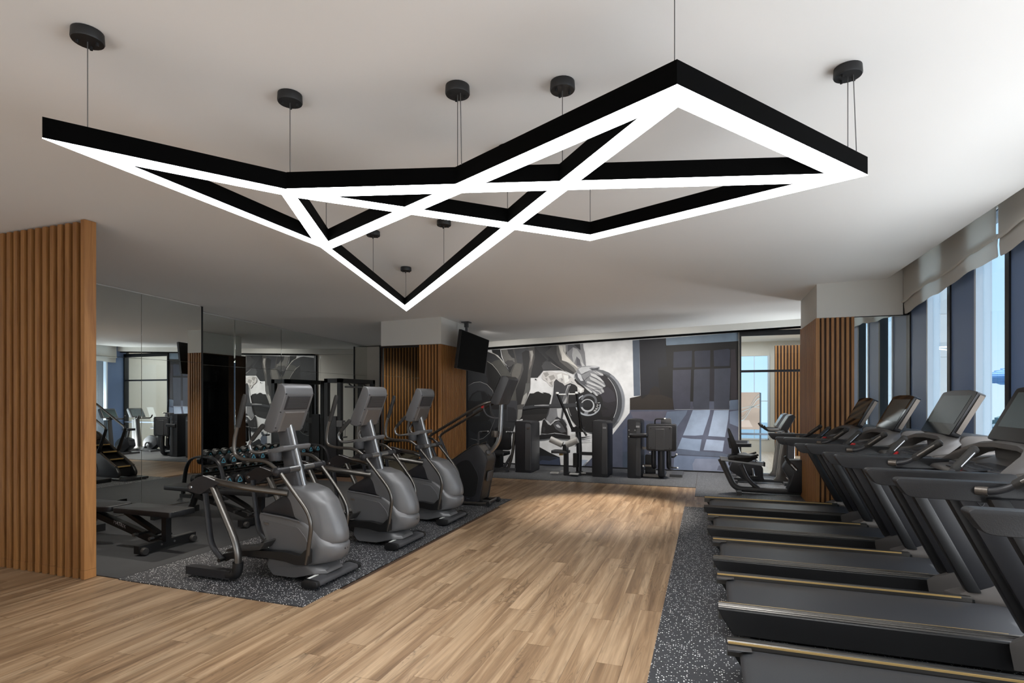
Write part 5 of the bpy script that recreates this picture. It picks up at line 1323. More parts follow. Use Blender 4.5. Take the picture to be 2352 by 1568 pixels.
paint_mural(mural, [
((218,218,218),[-5.300,0.020,0.584,0.031,0.584,2.821,-5.300,2.620]),
((84,93,107),[-1.501,2.735,-1.359,2.741,-1.339,1.560,-1.474,1.550]),
((26,26,33),[-1.359,2.741,-0.817,2.758,-0.788,2.155,-0.965,2.138,-0.955,1.691,-1.044,1.763,-1.133,1.692,-1.163,1.590,-1.333,1.478]),
((23,20,18),[-0.827,2.621,0.584,2.653,0.584,1.450,0.417,1.450,-0.671,1.267,-1.556,1.240,-1.556,1.509,-1.333,1.560,-1.163,1.590,-1.133,1.692,-1.044,1.763,-0.955,1.711,-0.974,2.142,-0.792,2.165]),
((41,33,26),[-1.556,1.250,-1.550,1.509,-1.343,1.554,-1.303,1.488,-1.143,1.611,-0.866,1.569,-0.671,1.488,-0.671,1.267]),
((33,26,22),[-1.163,1.580,-1.133,1.692,-1.044,1.763,-0.945,1.711,-0.925,1.569]),
((114,129,144),[-0.817,2.758,0.584,2.818,0.584,2.649,-0.043,2.626,-0.808,2.604]),
((46,48,61),[-0.662,2.465,-0.517,2.471,-0.298,2.479,-0.307,2.146,-0.668,2.137]),
((46,48,61),[-0.254,2.454,-0.231,2.473,0.055,2.480,0.050,2.143,-0.246,2.141]),
((46,48,61),[0.118,2.473,0.390,2.500,0.432,2.474,0.417,2.156,0.124,2.154]),
((61,61,73),[-0.677,2.089,-0.317,2.096,-0.336,1.488,-0.332,1.279,-0.656,1.275,-0.681,1.528]),
((61,63,74),[-0.260,2.081,-0.246,2.097,0.046,2.104,0.037,1.449,0.124,1.445,0.133,2.102,0.439,2.113,0.417,1.450,0.417,1.282,-0.279,1.277]),
((38,35,41),[0.046,2.104,0.133,2.106,0.124,1.445,0.037,1.449]),
((73,74,88),[-0.332,1.438,-0.279,1.439,-0.279,1.277,-0.332,1.277]),
((80,84,99),[0.037,1.441,0.124,1.441,0.124,1.280,0.031,1.279]),
((99,111,129),[0.423,1.465,0.584,1.479,0.584,1.279,0.414,1.278]),
((48,41,45),[0.439,2.483,0.526,2.490,0.580,1.489,0.439,1.479]),
((80,84,101),[-1.553,1.260,-1.563,1.195,-2.015,0.601,-2.547,0.020,0.584,0.027,0.584,1.278,-0.551,1.271]),
((105,116,135),[-0.794,1.225,-0.389,1.260,-0.416,1.175,-0.595,0.911,-0.595,0.836,-0.922,0.830]),
((93,90,103),[-1.547,1.223,-0.794,1.244,-0.885,1.001,-1.481,1.069]),
((73,80,101),[-1.709,0.815,-1.547,1.049,-1.218,0.996,-1.218,0.020,-1.709,0.020]),
((63,74,90),[-1.709,0.370,-1.236,0.385,-1.236,0.020,-1.709,0.020]),
((142,156,177),[-0.283,1.264,0.050,1.272,0.041,1.180,-0.089,0.757,-0.238,0.741,-0.478,0.741,-0.416,0.896]),
((149,163,184),[0.128,1.263,0.405,1.271,0.393,1.092,0.334,0.726,0.111,0.736,0.015,0.741]),
((129,144,167),[-0.496,0.698,-0.309,0.674,-0.112,0.670,-0.150,0.428,-0.586,0.465]),
((147,160,182),[-0.019,0.672,0.320,0.653,0.288,0.433,0.111,0.446,-0.077,0.449]),
((114,127,149),[0.419,1.238,0.584,1.266,0.584,0.931,0.419,1.001]),
((88,97,116),[-0.595,0.461,-0.150,0.428,0.283,0.405,0.419,0.364,0.419,0.324,-0.063,0.330,-0.595,0.349]),
((107,120,144),[-0.649,0.328,-0.063,0.320,0.436,0.310,0.436,0.020,-0.667,0.020]),
((127,135,156),[-0.238,0.268,0.419,0.291,0.402,0.020,-0.274,0.020,-0.291,0.154]),
((95,99,118),[0.214,0.147,0.368,0.180,0.368,0.043,0.180,0.054]),
((19,20,22),[-3.839,0.020,-3.839,0.250,-3.708,0.275,-3.557,0.415,-3.321,0.298,-3.088,0.203,-3.067,0.020]),
((54,63,84),[-3.708,0.020,-3.686,0.099,-3.470,0.159,-3.278,0.207,-3.088,0.189,-3.077,0.020]),
((36,40,50),[-3.708,0.067,-3.535,0.219,-3.363,0.224,-3.130,0.171,-3.321,0.113,-3.492,0.127,-3.621,0.039]),
((97,105,120),[-3.817,0.272,-3.817,0.563,-3.665,0.515,-3.604,0.424,-3.621,0.299,-3.708,0.254]),
((12,11,10),[-3.906,1.352,-3.782,1.618,-3.744,1.616,-3.689,1.619,-3.635,1.650,-3.580,1.659,-3.507,1.624,-3.453,1.615,-3.399,1.635,-3.327,1.632,-3.486,1.637,-3.405,1.631,-3.324,1.611,-3.273,1.562,-3.263,1.329,-3.325,1.063,-4.063,1.035]),
((33,31,30),[-3.949,1.125,-3.374,1.162,-3.385,1.106,-3.492,1.016,-3.621,0.983,-3.752,0.956,-3.949,0.947]),
((41,42,45),[-4.939,2.603,-4.834,2.591,-4.731,2.561,-4.631,2.513,-4.537,2.448,-4.448,2.367,-4.367,2.271,-4.295,2.163,-4.232,2.043,-4.180,1.913,-4.138,1.774,-4.108,1.630,-4.090,1.482,-4.083,1.332,-4.090,1.181,-4.108,1.033,-4.138,0.888,-4.180,0.750,-4.232,0.619,-4.295,0.499,-4.367,0.390,-4.448,0.293,-4.537,0.212,-4.631,0.146,-4.731,0.097,-4.834,0.065,-4.939,0.052,-5.300,0.038,-5.300,2.553]),
((74,73,69),[-4.820,2.565,-4.646,2.525,-4.493,2.413,-4.360,2.241,-4.227,2.025,-4.134,1.741,-4.096,1.458,-4.106,1.252,-4.227,1.252,-4.303,1.600,-4.379,1.885,-4.493,2.083,-4.627,2.228,-4.800,2.357]),
((50,50,53),[-4.820,2.565,-4.627,2.515,-4.493,2.404,-4.627,2.372,-4.723,2.320,-4.839,2.394]),
((23,20,20),[-4.830,2.376,-4.646,2.264,-4.493,2.065,-4.398,1.849,-4.341,1.600,-4.322,1.251,-4.684,1.249,-4.800,1.601,-4.839,1.998]),
((13,12,12),[-4.810,2.322,-4.646,2.228,-4.512,2.047,-4.436,1.850,-4.646,1.708,-4.781,1.853]),
((34,35,38),[-5.291,2.149,-4.878,2.070,-4.800,1.961,-4.800,1.853,-4.995,1.909,-5.271,1.803]),
((48,49,52),[-5.291,1.803,-5.113,1.883,-4.976,1.891,-4.820,1.835,-4.704,1.708,-4.646,1.565,-4.694,1.529,-4.781,1.601,-4.878,1.673,-5.054,1.692,-5.192,1.620,-5.271,1.511]),
((20,20,22),[-5.271,1.493,-5.192,1.611,-5.054,1.683,-4.878,1.655,-4.781,1.547,-4.762,1.421,-4.800,1.277,-5.271,1.256]),
((38,40,42),[-5.251,1.456,-5.172,1.584,-5.054,1.656,-4.976,1.656,-4.937,1.457,-5.113,1.438]),
((15,15,16),[-5.300,1.449,-4.740,1.409,-4.740,1.045,-4.937,0.840,-5.069,0.797,-5.300,0.915]),
((50,52,54),[-5.180,1.204,-5.091,1.327,-4.959,1.327,-5.003,1.103,-5.135,1.081]),
((19,20,23),[-5.300,0.936,-4.740,0.984,-4.546,0.484,-4.546,0.020,-5.300,0.020]),
((28,30,34),[-5.291,0.772,-4.959,0.595,-4.806,0.639,-4.740,0.317,-5.291,0.300]),
((201,196,186),[-4.792,2.580,-4.630,2.518,-4.498,2.409,-4.371,2.240,-4.367,2.242,-4.487,2.417,-4.623,2.530,-4.790,2.585]),
((174,172,165),[-4.821,2.365,-4.688,2.279,-4.573,2.152,-4.456,1.992,-4.453,1.994,-4.565,2.158,-4.681,2.287,-4.819,2.368]),
((151,151,149),[-5.290,1.802,-5.151,1.867,-4.996,1.887,-4.822,1.823,-4.688,1.688,-4.651,1.582,-4.648,1.583,-4.681,1.693,-4.817,1.830,-4.995,1.895,-5.154,1.875,-5.292,1.804]),
((129,129,127),[-5.247,0.567,-5.069,0.527,-4.913,0.572,-4.758,0.699,-4.609,1.046,-4.612,1.047,-4.766,0.703,-4.917,0.579,-5.069,0.535,-5.246,0.569]),
((73,71,69),[-4.474,2.615,-3.670,2.661,-3.659,2.421,-3.731,2.157,-3.762,1.981,-3.772,1.706,-3.855,1.490,-3.906,1.372,-3.958,1.253,-4.000,1.026,-4.104,1.024,-4.094,1.322,-4.136,1.708,-4.209,1.977,-4.252,2.097,-4.157,2.284,-4.273,2.226,-4.379,2.308,-4.432,2.439]),
((26,26,27),[-4.704,2.625,-4.493,2.628,-4.464,2.457,-4.379,2.295,-4.284,2.222,-4.152,2.290,-4.256,2.088,-4.303,2.186,-4.417,2.349,-4.550,2.495,-4.684,2.561]),
((105,103,99),[-4.455,2.618,-4.265,2.630,-4.303,2.542,-4.152,2.414,-4.134,2.325,-4.303,2.382,-4.379,2.330,-4.426,2.456]),
((69,67,67),[-4.369,2.312,-4.303,2.373,-4.190,2.371,-4.152,2.308,-4.227,2.230,-4.303,2.231]),
((45,45,47),[-4.322,2.623,-4.190,2.628,-4.152,2.503,-4.134,2.414,-4.209,2.433,-4.284,2.524]),
((55,55,59),[-4.152,2.627,-3.818,2.643,-3.799,2.564,-3.929,2.497,-3.947,2.303,-4.077,2.306,-4.115,2.484]),
((30,29,30),[-3.966,2.533,-3.873,2.592,-3.799,2.564,-3.781,2.405,-3.818,2.160,-3.836,1.915,-3.929,1.599,-4.003,1.369,-4.087,1.351,-4.115,1.705,-4.003,1.952,-3.929,2.162]),
((114,109,105),[-3.799,2.581,-3.708,2.587,-3.689,2.473,-3.735,2.264,-3.799,2.142,-3.772,2.387]),
((174,170,163),[-3.781,2.572,-3.717,2.579,-3.698,2.491,-3.753,2.317,-3.753,2.475]),
((97,94,89),[-4.134,2.272,-4.077,2.306,-3.966,2.269,-4.003,2.058,-4.134,1.847,-4.209,1.954,-4.209,2.078]),
((88,88,86),[-3.873,1.845,-3.781,1.844,-3.781,1.704,-3.855,1.528,-3.929,1.370,-3.984,1.369,-3.910,1.599]),
((158,156,151),[-3.929,1.563,-3.855,1.634,-3.836,1.563,-3.910,1.370,-3.984,1.369]),
((129,128,124),[-4.057,1.252,-3.953,1.252,-3.973,1.094,-4.036,1.014,-4.078,1.033]),
((55,55,59),[-4.332,1.450,-4.078,1.450,-4.078,1.232,-4.099,0.973,-4.332,0.970]),
((38,38,41),[-4.310,1.310,-4.162,1.291,-4.099,1.232,-4.099,0.973,-4.310,0.970]),
((23,23,26),[-3.670,2.661,-2.947,2.687,-2.849,2.219,-2.770,2.055,-2.947,2.105,-3.085,2.127,-3.466,2.124,-3.547,2.027,-3.598,1.969,-3.762,1.971,-3.731,2.157,-3.659,2.421]),
((45,45,47),[-3.562,2.557,-3.345,2.395,-3.345,2.221,-3.453,2.241,-3.489,2.294,-3.381,2.361]),
((38,38,41),[-3.653,2.664,-3.345,2.672,-3.345,2.412,-3.544,2.522]),
((61,61,63),[-3.506,2.229,-3.425,2.325,-3.283,2.322,-3.103,2.163,-3.183,2.135,-3.466,2.140]),
((151,149,144),[-3.285,2.291,-3.166,2.208,-3.026,2.128,-2.886,2.042,-2.884,2.045,-3.020,2.137,-3.160,2.217,-3.282,2.294]),
((124,124,127),[-2.964,2.682,-2.562,2.698,-2.553,2.602,-2.524,2.496,-2.498,2.209,-2.553,2.195,-2.669,2.190,-2.767,2.253,-2.924,2.468]),
((82,83,88),[-2.905,2.680,-2.630,2.681,-2.611,2.575,-2.669,2.596,-2.786,2.628,-2.905,2.526]),
((40,40,43),[-2.767,2.685,-2.630,2.690,-2.621,2.556,-2.669,2.596]),
((167,167,167),[-2.786,2.619,-2.689,2.577,-2.611,2.460,-2.533,2.210,-2.572,2.201,-2.708,2.405,-2.767,2.253,-2.806,2.446]),
((88,88,93),[-2.708,2.424,-2.630,2.346,-2.611,2.212,-2.708,2.233]),
((194,194,194),[-2.611,2.317,-2.514,2.210,-2.582,2.201]),
((52,52,55),[-3.205,1.974,-2.907,1.874,-2.731,1.873,-2.868,1.567,-2.947,1.385,-3.026,1.047,-3.415,1.043,-3.325,1.296,-3.245,1.597]),
((163,163,163),[-2.905,1.793,-2.728,1.820,-2.865,1.562,-2.954,1.378,-3.063,1.397,-2.964,1.620]),
((97,97,99),[-2.885,1.774,-2.806,1.792,-2.924,1.542,-3.004,1.407,-3.043,1.446]),
((198,198,198),[-3.213,1.893,-3.243,1.718,-3.304,1.445,-3.324,1.367,-3.283,1.377,-3.233,1.601]),
((118,118,120),[-3.310,1.286,-3.025,1.297,-3.056,1.052,-3.109,1.133,-3.215,1.030,-3.299,0.946,-3.395,1.048,-3.342,1.152]),
((182,182,182),[-3.151,1.276,-3.035,1.287,-3.067,1.062,-3.130,1.092]),
((149,147,142),[-3.175,2.679,-2.966,2.682,-2.947,2.490,-2.888,2.431,-2.673,2.177,-2.615,2.119,-2.770,2.045,-2.888,2.162,-3.045,2.338,-3.145,2.495]),
((86,84,82),[-3.163,2.678,-3.113,2.677,-3.083,2.511,-3.023,2.374,-2.885,2.275,-2.767,2.176,-2.708,2.089,-2.767,2.051,-2.924,2.179,-3.123,2.338,-3.163,2.494]),
((50,49,50),[-3.243,2.671,-3.153,2.678,-3.153,2.494,-3.083,2.318,-2.885,2.159,-2.757,2.070,-2.777,2.032,-2.984,2.122,-3.243,2.360,-3.425,2.521]),
((213,209,201),[-3.113,2.677,-3.023,2.674,-3.004,2.548,-2.944,2.450,-2.826,2.331,-2.708,2.213,-2.669,2.155,-2.747,2.214,-2.885,2.294,-3.033,2.345,-3.043,2.472]),
((186,184,179),[-3.033,2.680,-2.954,2.682,-2.944,2.546,-2.954,2.479,-3.004,2.586]),
((95,97,101),[-1.668,1.435,-1.682,1.282,-1.726,1.137,-1.795,1.005,-1.889,0.895,-2.001,0.810,-2.127,0.756,-2.260,0.736,-2.395,0.751,-2.524,0.800,-2.640,0.882,-2.738,0.992,-2.811,1.126,-2.857,1.275,-2.873,1.433,-2.857,1.591,-2.811,1.740,-2.738,1.874,-2.640,1.985,-2.524,2.067,-2.395,2.117,-2.260,2.132,-2.127,2.112,-2.001,2.059,-1.889,1.975,-1.795,1.864,-1.726,1.733,-1.682,1.588]),
((129,132,138),[-1.955,2.018,-1.901,1.977,-1.852,1.930,-1.807,1.877,-1.768,1.819,-1.735,1.757,-1.707,1.691,-1.686,1.622,-1.672,1.551,-1.664,1.479,-1.664,1.406,-1.670,1.333,-1.683,1.262,-1.703,1.193,-1.729,1.126,-1.761,1.063,-1.799,1.004,-1.863,1.039,-1.833,1.093,-1.807,1.151,-1.787,1.212,-1.771,1.276,-1.761,1.341,-1.756,1.408,-1.756,1.475,-1.762,1.541,-1.774,1.607,-1.790,1.670,-1.812,1.731,-1.839,1.788,-1.870,1.841,-1.906,1.889,-1.945,1.932,-1.987,1.969]),
((63,65,69),[-2.067,2.033,-2.005,1.999,-1.948,1.956,-1.895,1.904,-1.848,1.845,-1.808,1.780,-1.774,1.709,-1.748,1.633,-1.730,1.554,-1.720,1.473,-1.719,1.391,-1.725,1.310,-1.740,1.230,-1.763,1.153,-1.794,1.079,-1.832,1.011,-1.876,0.950,-1.927,0.895,-1.983,0.848,-2.044,0.880,-1.994,0.924,-1.950,0.975,-1.911,1.034,-1.877,1.098,-1.850,1.167,-1.830,1.240,-1.817,1.315,-1.811,1.392,-1.812,1.470,-1.821,1.546,-1.837,1.621,-1.860,1.692,-1.889,1.760,-1.925,1.821,-1.966,1.877,-2.013,1.926,-2.063,1.966,-2.118,1.998]),
((22,20,21),[-1.801,1.435,-1.815,1.288,-1.856,1.147,-1.921,1.021,-2.008,0.915,-2.113,0.833,-2.231,0.782,-2.356,0.762,-2.481,0.777,-2.601,0.824,-2.710,0.903,-2.801,1.009,-2.870,1.137,-2.913,1.281,-2.927,1.433,-2.913,1.584,-2.870,1.728,-2.801,1.857,-2.710,1.963,-2.601,2.042,-2.481,2.090,-2.356,2.105,-2.231,2.086,-2.113,2.035,-2.008,1.954,-1.921,1.848,-1.856,1.722,-1.815,1.582]),
((33,30,34),[-2.215,2.053,-2.166,2.033,-2.118,2.008,-2.072,1.977,-2.030,1.942,-1.990,1.902,-1.954,1.857,-1.922,1.809,-1.893,1.757,-1.869,1.703,-1.850,1.646,-1.835,1.587,-1.826,1.527,-1.821,1.465,-1.821,1.404,-1.826,1.343,-1.835,1.283,-1.850,1.224,-1.869,1.167,-2.260,1.444,-2.256,1.456,-2.254,1.468,-2.252,1.481,-2.251,1.494,-2.251,1.506,-2.252,1.519,-2.254,1.532,-2.256,1.544,-2.260,1.556,-2.264,1.567,-2.269,1.578,-2.275,1.588,-2.281,1.597,-2.288,1.605,-2.296,1.612,-2.304,1.619,-2.313,1.624,-2.321,1.628]),
((16,14,15),[-1.891,1.108,-1.925,1.048,-1.964,0.992,-2.009,0.942,-2.059,0.898,-2.113,0.861,-2.171,0.832,-2.231,0.810,-2.293,0.796,-2.356,0.791,-2.419,0.794,-2.481,0.805,-2.542,0.825,-2.601,0.853,-2.657,0.888,-2.708,0.931,-2.755,0.981,-2.797,1.037,-2.832,1.098,-2.503,1.291,-2.496,1.278,-2.487,1.266,-2.477,1.256,-2.466,1.247,-2.455,1.239,-2.443,1.233,-2.430,1.229,-2.417,1.226,-2.403,1.225,-2.390,1.226,-2.377,1.229,-2.364,1.234,-2.352,1.240,-2.340,1.248,-2.330,1.257,-2.320,1.268,-2.312,1.279,-2.304,1.292]),
((48,45,52),[-2.245,1.655,-2.018,1.748,-1.887,1.635,-1.850,1.448,-2.018,1.410,-2.188,1.466]),
((33,29,33),[-2.169,1.258,-1.868,1.260,-1.981,1.109,-2.131,1.107]),
((186,189,191),[-2.018,1.951,-1.984,1.916,-1.953,1.878,-1.925,1.837,-1.899,1.794,-1.877,1.748,-1.857,1.700,-1.841,1.651,-1.828,1.600,-1.819,1.548,-1.813,1.495,-1.811,1.442,-1.812,1.389,-1.817,1.337,-1.825,1.284,-1.837,1.233,-1.852,1.183,-1.871,1.135,-1.892,1.088,-1.902,1.092,-1.881,1.138,-1.862,1.186,-1.848,1.235,-1.836,1.286,-1.828,1.338,-1.823,1.390,-1.822,1.442,-1.824,1.495,-1.830,1.547,-1.839,1.598,-1.851,1.648,-1.867,1.697,-1.886,1.745,-1.909,1.790,-1.934,1.833,-1.962,1.873,-1.992,1.911,-2.025,1.945]),
((174,174,174),[-2.832,1.117,-2.855,1.166,-2.874,1.216,-2.888,1.269,-2.899,1.323,-2.905,1.378,-2.907,1.433,-2.905,1.488,-2.899,1.543,-2.888,1.597,-2.874,1.649,-2.864,1.646,-2.879,1.594,-2.889,1.541,-2.895,1.487,-2.898,1.433,-2.895,1.378,-2.889,1.325,-2.879,1.272,-2.864,1.220,-2.846,1.170,-2.824,1.122]),
((174,178,183),[-2.175,1.359,-2.182,1.306,-2.202,1.257,-2.235,1.212,-2.279,1.174,-2.331,1.145,-2.389,1.127,-2.451,1.121,-2.513,1.126,-2.572,1.143,-2.625,1.171,-2.670,1.208,-2.703,1.253,-2.724,1.304,-2.731,1.357,-2.724,1.410,-2.703,1.460,-2.670,1.506,-2.625,1.543,-2.572,1.572,-2.513,1.589,-2.451,1.595,-2.389,1.589,-2.331,1.571,-2.279,1.543,-2.235,1.506,-2.202,1.461,-2.182,1.411]),
((23,22,23),[-2.194,1.368,-2.200,1.321,-2.219,1.276,-2.248,1.236,-2.287,1.202,-2.334,1.176,-2.386,1.160,-2.442,1.154,-2.497,1.159,-2.550,1.174,-2.598,1.199,-2.637,1.233,-2.667,1.273,-2.686,1.319,-2.692,1.366,-2.686,1.414,-2.667,1.460,-2.637,1.500,-2.598,1.534,-2.550,1.560,-2.497,1.575,-2.442,1.581,-2.386,1.575,-2.334,1.559,-2.287,1.534,-2.248,1.500,-2.219,1.460,-2.200,1.415]),
((20,19,20),[-2.583,1.580,-2.565,1.597,-2.546,1.612,-2.525,1.625,-2.502,1.636,-2.479,1.646,-2.454,1.653,-2.429,1.658,-2.403,1.660,-2.378,1.661,-2.352,1.659,-2.327,1.655,-2.302,1.649,-2.278,1.640,-2.256,1.630,-2.234,1.618,-2.214,1.604,-2.196,1.588,-2.180,1.570,-2.165,1.552,-2.153,1.532,-2.143,1.511,-2.136,1.490,-2.131,1.468,-2.128,1.445,-2.128,1.423,-2.131,1.401,-2.136,1.379,-2.143,1.357]),
((97,99,103),[-2.612,1.471,-2.600,1.508,-2.578,1.541,-2.548,1.568,-2.511,1.588,-2.470,1.601,-2.427,1.604,-2.385,1.599,-2.345,1.584,-2.310,1.562,-2.282,1.534,-2.263,1.500,-2.252,1.463,-2.252,1.425,-2.262,1.389,-2.306,1.405,-2.299,1.431,-2.299,1.457,-2.307,1.483,-2.322,1.507,-2.342,1.527,-2.368,1.543,-2.397,1.553,-2.429,1.557,-2.460,1.554,-2.490,1.546,-2.517,1.531,-2.539,1.512,-2.555,1.489,-2.565,1.463]),
((182,184,186),[-2.308,1.349,-2.312,1.317,-2.323,1.287,-2.341,1.260,-2.365,1.238,-2.394,1.221,-2.427,1.210,-2.461,1.206,-2.495,1.209,-2.527,1.220,-2.557,1.236,-2.581,1.259,-2.600,1.286,-2.611,1.316,-2.615,1.348,-2.611,1.379,-2.600,1.410,-2.581,1.437,-2.557,1.459,-2.527,1.476,-2.495,1.487,-2.461,1.491,-2.427,1.487,-2.394,1.476,-2.365,1.460,-2.341,1.437,-2.323,1.410,-2.312,1.380]),
((19,17,19),[-2.341,1.358,-2.344,1.333,-2.353,1.309,-2.367,1.287,-2.386,1.269,-2.409,1.256,-2.434,1.247,-2.461,1.244,-2.487,1.247,-2.513,1.255,-2.536,1.268,-2.555,1.286,-2.569,1.308,-2.578,1.332,-2.581,1.357,-2.578,1.383,-2.569,1.407,-2.555,1.429,-2.536,1.447,-2.513,1.460,-2.487,1.469,-2.461,1.472,-2.434,1.469,-2.409,1.460,-2.386,1.447,-2.367,1.429,-2.353,1.407,-2.344,1.383]),
((129,131,135),[-2.442,1.187,-2.443,1.181,-2.446,1.175,-2.452,1.169,-2.460,1.165,-2.469,1.161,-2.479,1.159,-2.490,1.158,-2.500,1.159,-2.510,1.161,-2.520,1.164,-2.527,1.169,-2.533,1.174,-2.536,1.180,-2.538,1.186,-2.536,1.193,-2.533,1.199,-2.527,1.204,-2.520,1.209,-2.510,1.212,-2.500,1.214,-2.490,1.215,-2.479,1.215,-2.469,1.213,-2.460,1.209,-2.452,1.205,-2.446,1.200,-2.443,1.194]),
((48,49,52),[-3.939,1.316,-3.753,1.350,-3.547,1.370,-2.944,1.388,-2.437,1.418,-2.437,1.323,-2.944,1.295,-3.547,1.304,-3.939,1.246]),
((30,30,32),[-2.553,1.437,-2.398,1.466,-2.360,1.371,-2.398,1.304,-2.553,1.322]),
((151,151,151),[-3.670,1.350,-3.466,1.363,-3.324,1.358,-3.324,1.344,-3.466,1.336,-3.670,1.335]),
((25,25,27),[-3.939,1.266,-3.547,1.318,-2.944,1.311,-2.630,1.328,-2.630,1.316,-2.944,1.293,-3.547,1.300,-3.939,1.242]),
((194,191,188),[-3.496,2.023,-3.455,2.091,-3.384,2.113,-3.263,2.103,-3.163,2.071,-3.043,2.081,-2.885,2.028,-2.786,1.946,-2.689,1.820,-2.611,1.772,-2.533,1.714,-2.543,1.647,-2.611,1.615,-2.679,1.653,-2.689,1.753,-2.738,1.801,-2.845,1.841,-2.924,1.812,-2.968,1.784,-3.013,1.833,-3.093,1.872,-3.163,1.931,-3.213,1.873,-3.263,1.767,-3.334,1.806,-3.374,1.875,-3.455,1.915,-3.496,1.964]),
((149,146,142),[-3.466,2.071,-3.364,2.089,-3.324,2.030,-3.405,1.973]),
((149,146,142),[-3.344,1.992,-3.223,2.029,-3.183,1.951,-3.283,1.893]),
((149,146,142),[-3.324,1.855,-3.243,1.893,-3.263,1.776]),
((149,146,142),[-3.425,1.954,-3.364,1.953,-3.364,1.885]),
((223,223,220),[-3.143,2.028,-3.043,2.055,-3.023,1.968,-3.123,1.931]),
((223,223,220),[-3.004,2.026,-2.885,2.005,-2.865,1.889,-2.964,1.832]),
((223,223,220),[-2.689,1.753,-2.553,1.714,-2.611,1.628]),
((151,151,151),[-2.885,2.024,-2.826,1.966,-2.885,1.928]),
((151,151,151),[-3.063,1.949,-3.004,1.929,-3.033,1.871]),
((151,151,151),[-2.826,1.889,-2.747,1.830,-2.826,1.850]),
((129,130,133),[-2.747,2.032,-2.669,2.155,-2.611,2.192,-2.437,2.212,-2.283,2.205,-2.200,2.185,-2.207,2.143,-2.283,2.114,-2.169,2.071,-2.116,2.028,-2.113,1.991,-2.169,1.986,-2.264,2.015,-2.188,1.958,-2.103,1.862,-2.097,1.839,-2.065,1.777,-2.079,1.749,-2.122,1.740,-2.128,1.715,-2.097,1.655,-2.103,1.630,-2.147,1.613,-2.169,1.594,-2.230,1.583,-2.230,1.557,-2.274,1.557,-2.360,1.637,-2.379,1.614,-2.475,1.694,-2.553,1.771,-2.689,1.887,-2.757,1.965]),
((182,183,185),[-2.669,2.146,-2.591,2.183,-2.437,2.199,-2.322,2.121,-2.418,2.113,-2.514,2.076,-2.591,2.020]),
((80,81,85),[-2.747,2.022,-2.689,2.060,-2.591,1.982,-2.514,1.885,-2.437,1.751,-2.553,1.790,-2.689,1.887]),
((196,197,200),[-2.689,2.060,-2.611,2.020,-2.553,1.886,-2.611,1.886,-2.669,1.964]),
((69,70,74),[-2.427,2.160,-2.322,2.149,-2.207,2.170,-2.245,2.119,-2.360,2.112]),
((194,195,197),[-2.437,2.199,-2.283,2.201,-2.203,2.181,-2.283,2.171,-2.379,2.177]),
((194,194,194),[-2.398,2.055,-2.283,2.016,-2.188,1.948,-2.097,1.847,-2.131,1.847,-2.245,1.930,-2.379,1.998]),
((186,186,186),[-2.418,1.979,-2.283,1.921,-2.169,1.844,-2.071,1.768,-2.103,1.753,-2.226,1.826,-2.398,1.913]),
((194,194,194),[-2.466,1.885,-2.322,1.826,-2.188,1.759,-2.131,1.719,-2.188,1.712,-2.360,1.789,-2.475,1.847]),
((184,184,184),[-2.514,1.809,-2.379,1.760,-2.264,1.712,-2.169,1.627,-2.150,1.602,-2.245,1.655,-2.398,1.713]),
((196,196,196),[-2.533,1.761,-2.437,1.713,-2.350,1.641,-2.379,1.622,-2.475,1.694]),
((191,191,191),[-2.360,1.684,-2.283,1.636,-2.236,1.570,-2.268,1.561]),
((184,184,184),[-2.283,1.703,-2.188,1.655,-2.147,1.613,-2.169,1.598]),
((186,186,186),[-2.169,1.712,-2.109,1.683,-2.101,1.636,-2.141,1.636]),
((191,191,191),[-2.341,2.092,-2.245,2.081,-2.122,2.023,-2.116,1.994,-2.207,2.015]),
((45,45,50),[-2.399,1.987,-2.267,1.925,-2.104,1.842,-2.102,1.845,-2.262,1.935,-2.398,1.990]),
((45,45,50),[-2.418,1.902,-2.267,1.821,-2.113,1.747,-2.112,1.751,-2.262,1.830,-2.417,1.905]),
((45,45,50),[-2.476,1.836,-2.323,1.765,-2.141,1.710,-2.140,1.713,-2.320,1.774,-2.475,1.839]),
((45,45,50),[-2.515,1.779,-2.362,1.708,-2.246,1.635,-2.244,1.638,-2.357,1.717,-2.513,1.782]),
((45,45,50),[-2.323,2.100,-2.248,2.049,-2.170,1.990,-2.168,1.993,-2.242,2.057,-2.321,2.103]),
((45,45,50),[-2.360,1.682,-2.283,1.698,-2.169,1.700,-2.169,1.704,-2.284,1.708,-2.360,1.686]),
((45,45,50),[-2.274,1.635,-2.228,1.632,-2.190,1.597,-2.187,1.600,-2.224,1.641,-2.274,1.638]),
((45,45,50),[-2.610,2.019,-2.512,2.052,-2.417,2.092,-2.418,2.095,-2.516,2.062,-2.612,2.022]),
((45,45,50),[-2.551,1.865,-2.472,1.938,-2.397,1.997,-2.399,2.000,-2.479,1.946,-2.554,1.868]),
((26,23,23),[-3.503,0.819,-3.470,1.016,-3.406,1.058,-3.374,0.986,-3.299,0.915,-3.225,0.958,-3.193,1.009,-3.046,1.032,-2.962,0.951,-2.910,0.830,-2.904,0.696,-3.109,0.728,-3.363,0.709,-3.513,0.699]),
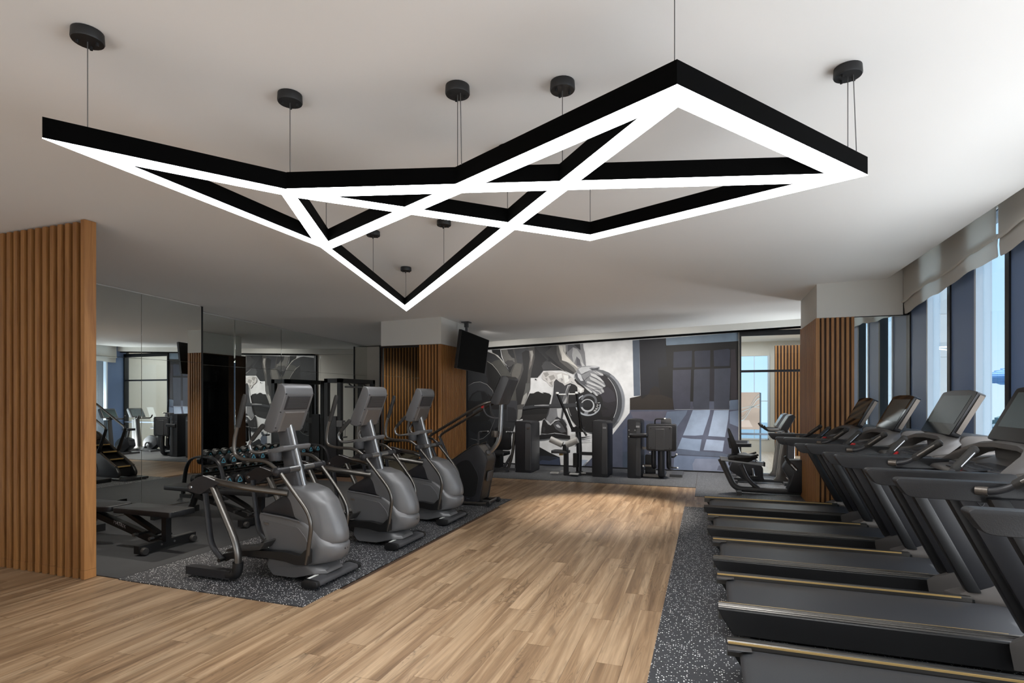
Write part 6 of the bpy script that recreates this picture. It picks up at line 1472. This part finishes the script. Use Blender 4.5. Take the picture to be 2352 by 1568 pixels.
((73,73,76),[-3.236,0.937,-3.109,1.011,-3.014,0.910,-2.931,0.769,-3.046,0.746,-3.172,0.825]),
((174,174,177),[-3.172,0.917,-3.119,0.929,-3.056,0.868,-3.088,0.851,-3.141,0.871]),
((186,186,189),[-3.430,1.046,-3.401,1.003,-3.347,0.930,-3.287,0.903,-3.231,0.963,-3.180,1.003,-3.066,1.029,-3.067,1.034,-3.185,1.016,-3.241,0.973,-3.291,0.916,-3.337,0.940,-3.390,1.011,-3.426,1.049]),
((170,170,172),[-3.514,0.713,-3.363,0.695,-3.193,0.727,-3.026,0.708,-2.904,0.689,-2.903,0.694,-3.024,0.723,-3.194,0.742,-3.364,0.710,-3.513,0.718]),
((48,46,48),[-3.470,0.861,-3.428,0.872,-3.406,0.821,-3.428,0.738,-3.470,0.758]),
((19,18,20),[-3.617,0.631,-3.589,0.662,-3.513,0.691,-3.215,0.722,-3.025,0.710,-2.816,0.679,-2.569,0.665,-2.376,0.683,-2.549,0.635,-2.816,0.608,-3.046,0.613,-3.215,0.630,-3.406,0.598,-3.578,0.578]),
((129,129,131),[-3.067,1.072,-2.962,1.033,-2.931,0.952,-3.025,1.012,-3.088,1.011]),
((40,40,43),[-3.109,1.051,-3.025,1.063,-2.920,0.932,-2.941,0.850,-3.025,0.971]),
((97,101,109),[-2.692,0.575,-2.406,0.586,-2.406,0.578,-2.692,0.563]),
((163,174,192),[-2.651,0.168,-2.447,0.165,-2.569,0.030,-2.651,0.020]),
((23,23,25),[-3.653,1.948,-3.616,1.938,-3.625,1.912,-3.653,1.921]),
((40,40,41),[-3.735,0.840,-3.694,0.801,-3.714,0.762,-3.745,0.771]),
((67,72,80),[-3.735,0.614,-3.652,0.606,-3.663,0.527,-3.735,0.525]),
])
for ch, x, z, a in [('Z', -2.295, 1.221, -42), ('H', -2.271, 1.258, -30), ('U', -2.245, 1.306, -15), ('T', -2.223, 1.358, -2), ('I', -2.209, 1.410, 8), ]:
    text('lettering', ch, 0.075, (x, 11.955, z), (PI / 2, math.radians(-90 - a), 0), M['white'], mural)
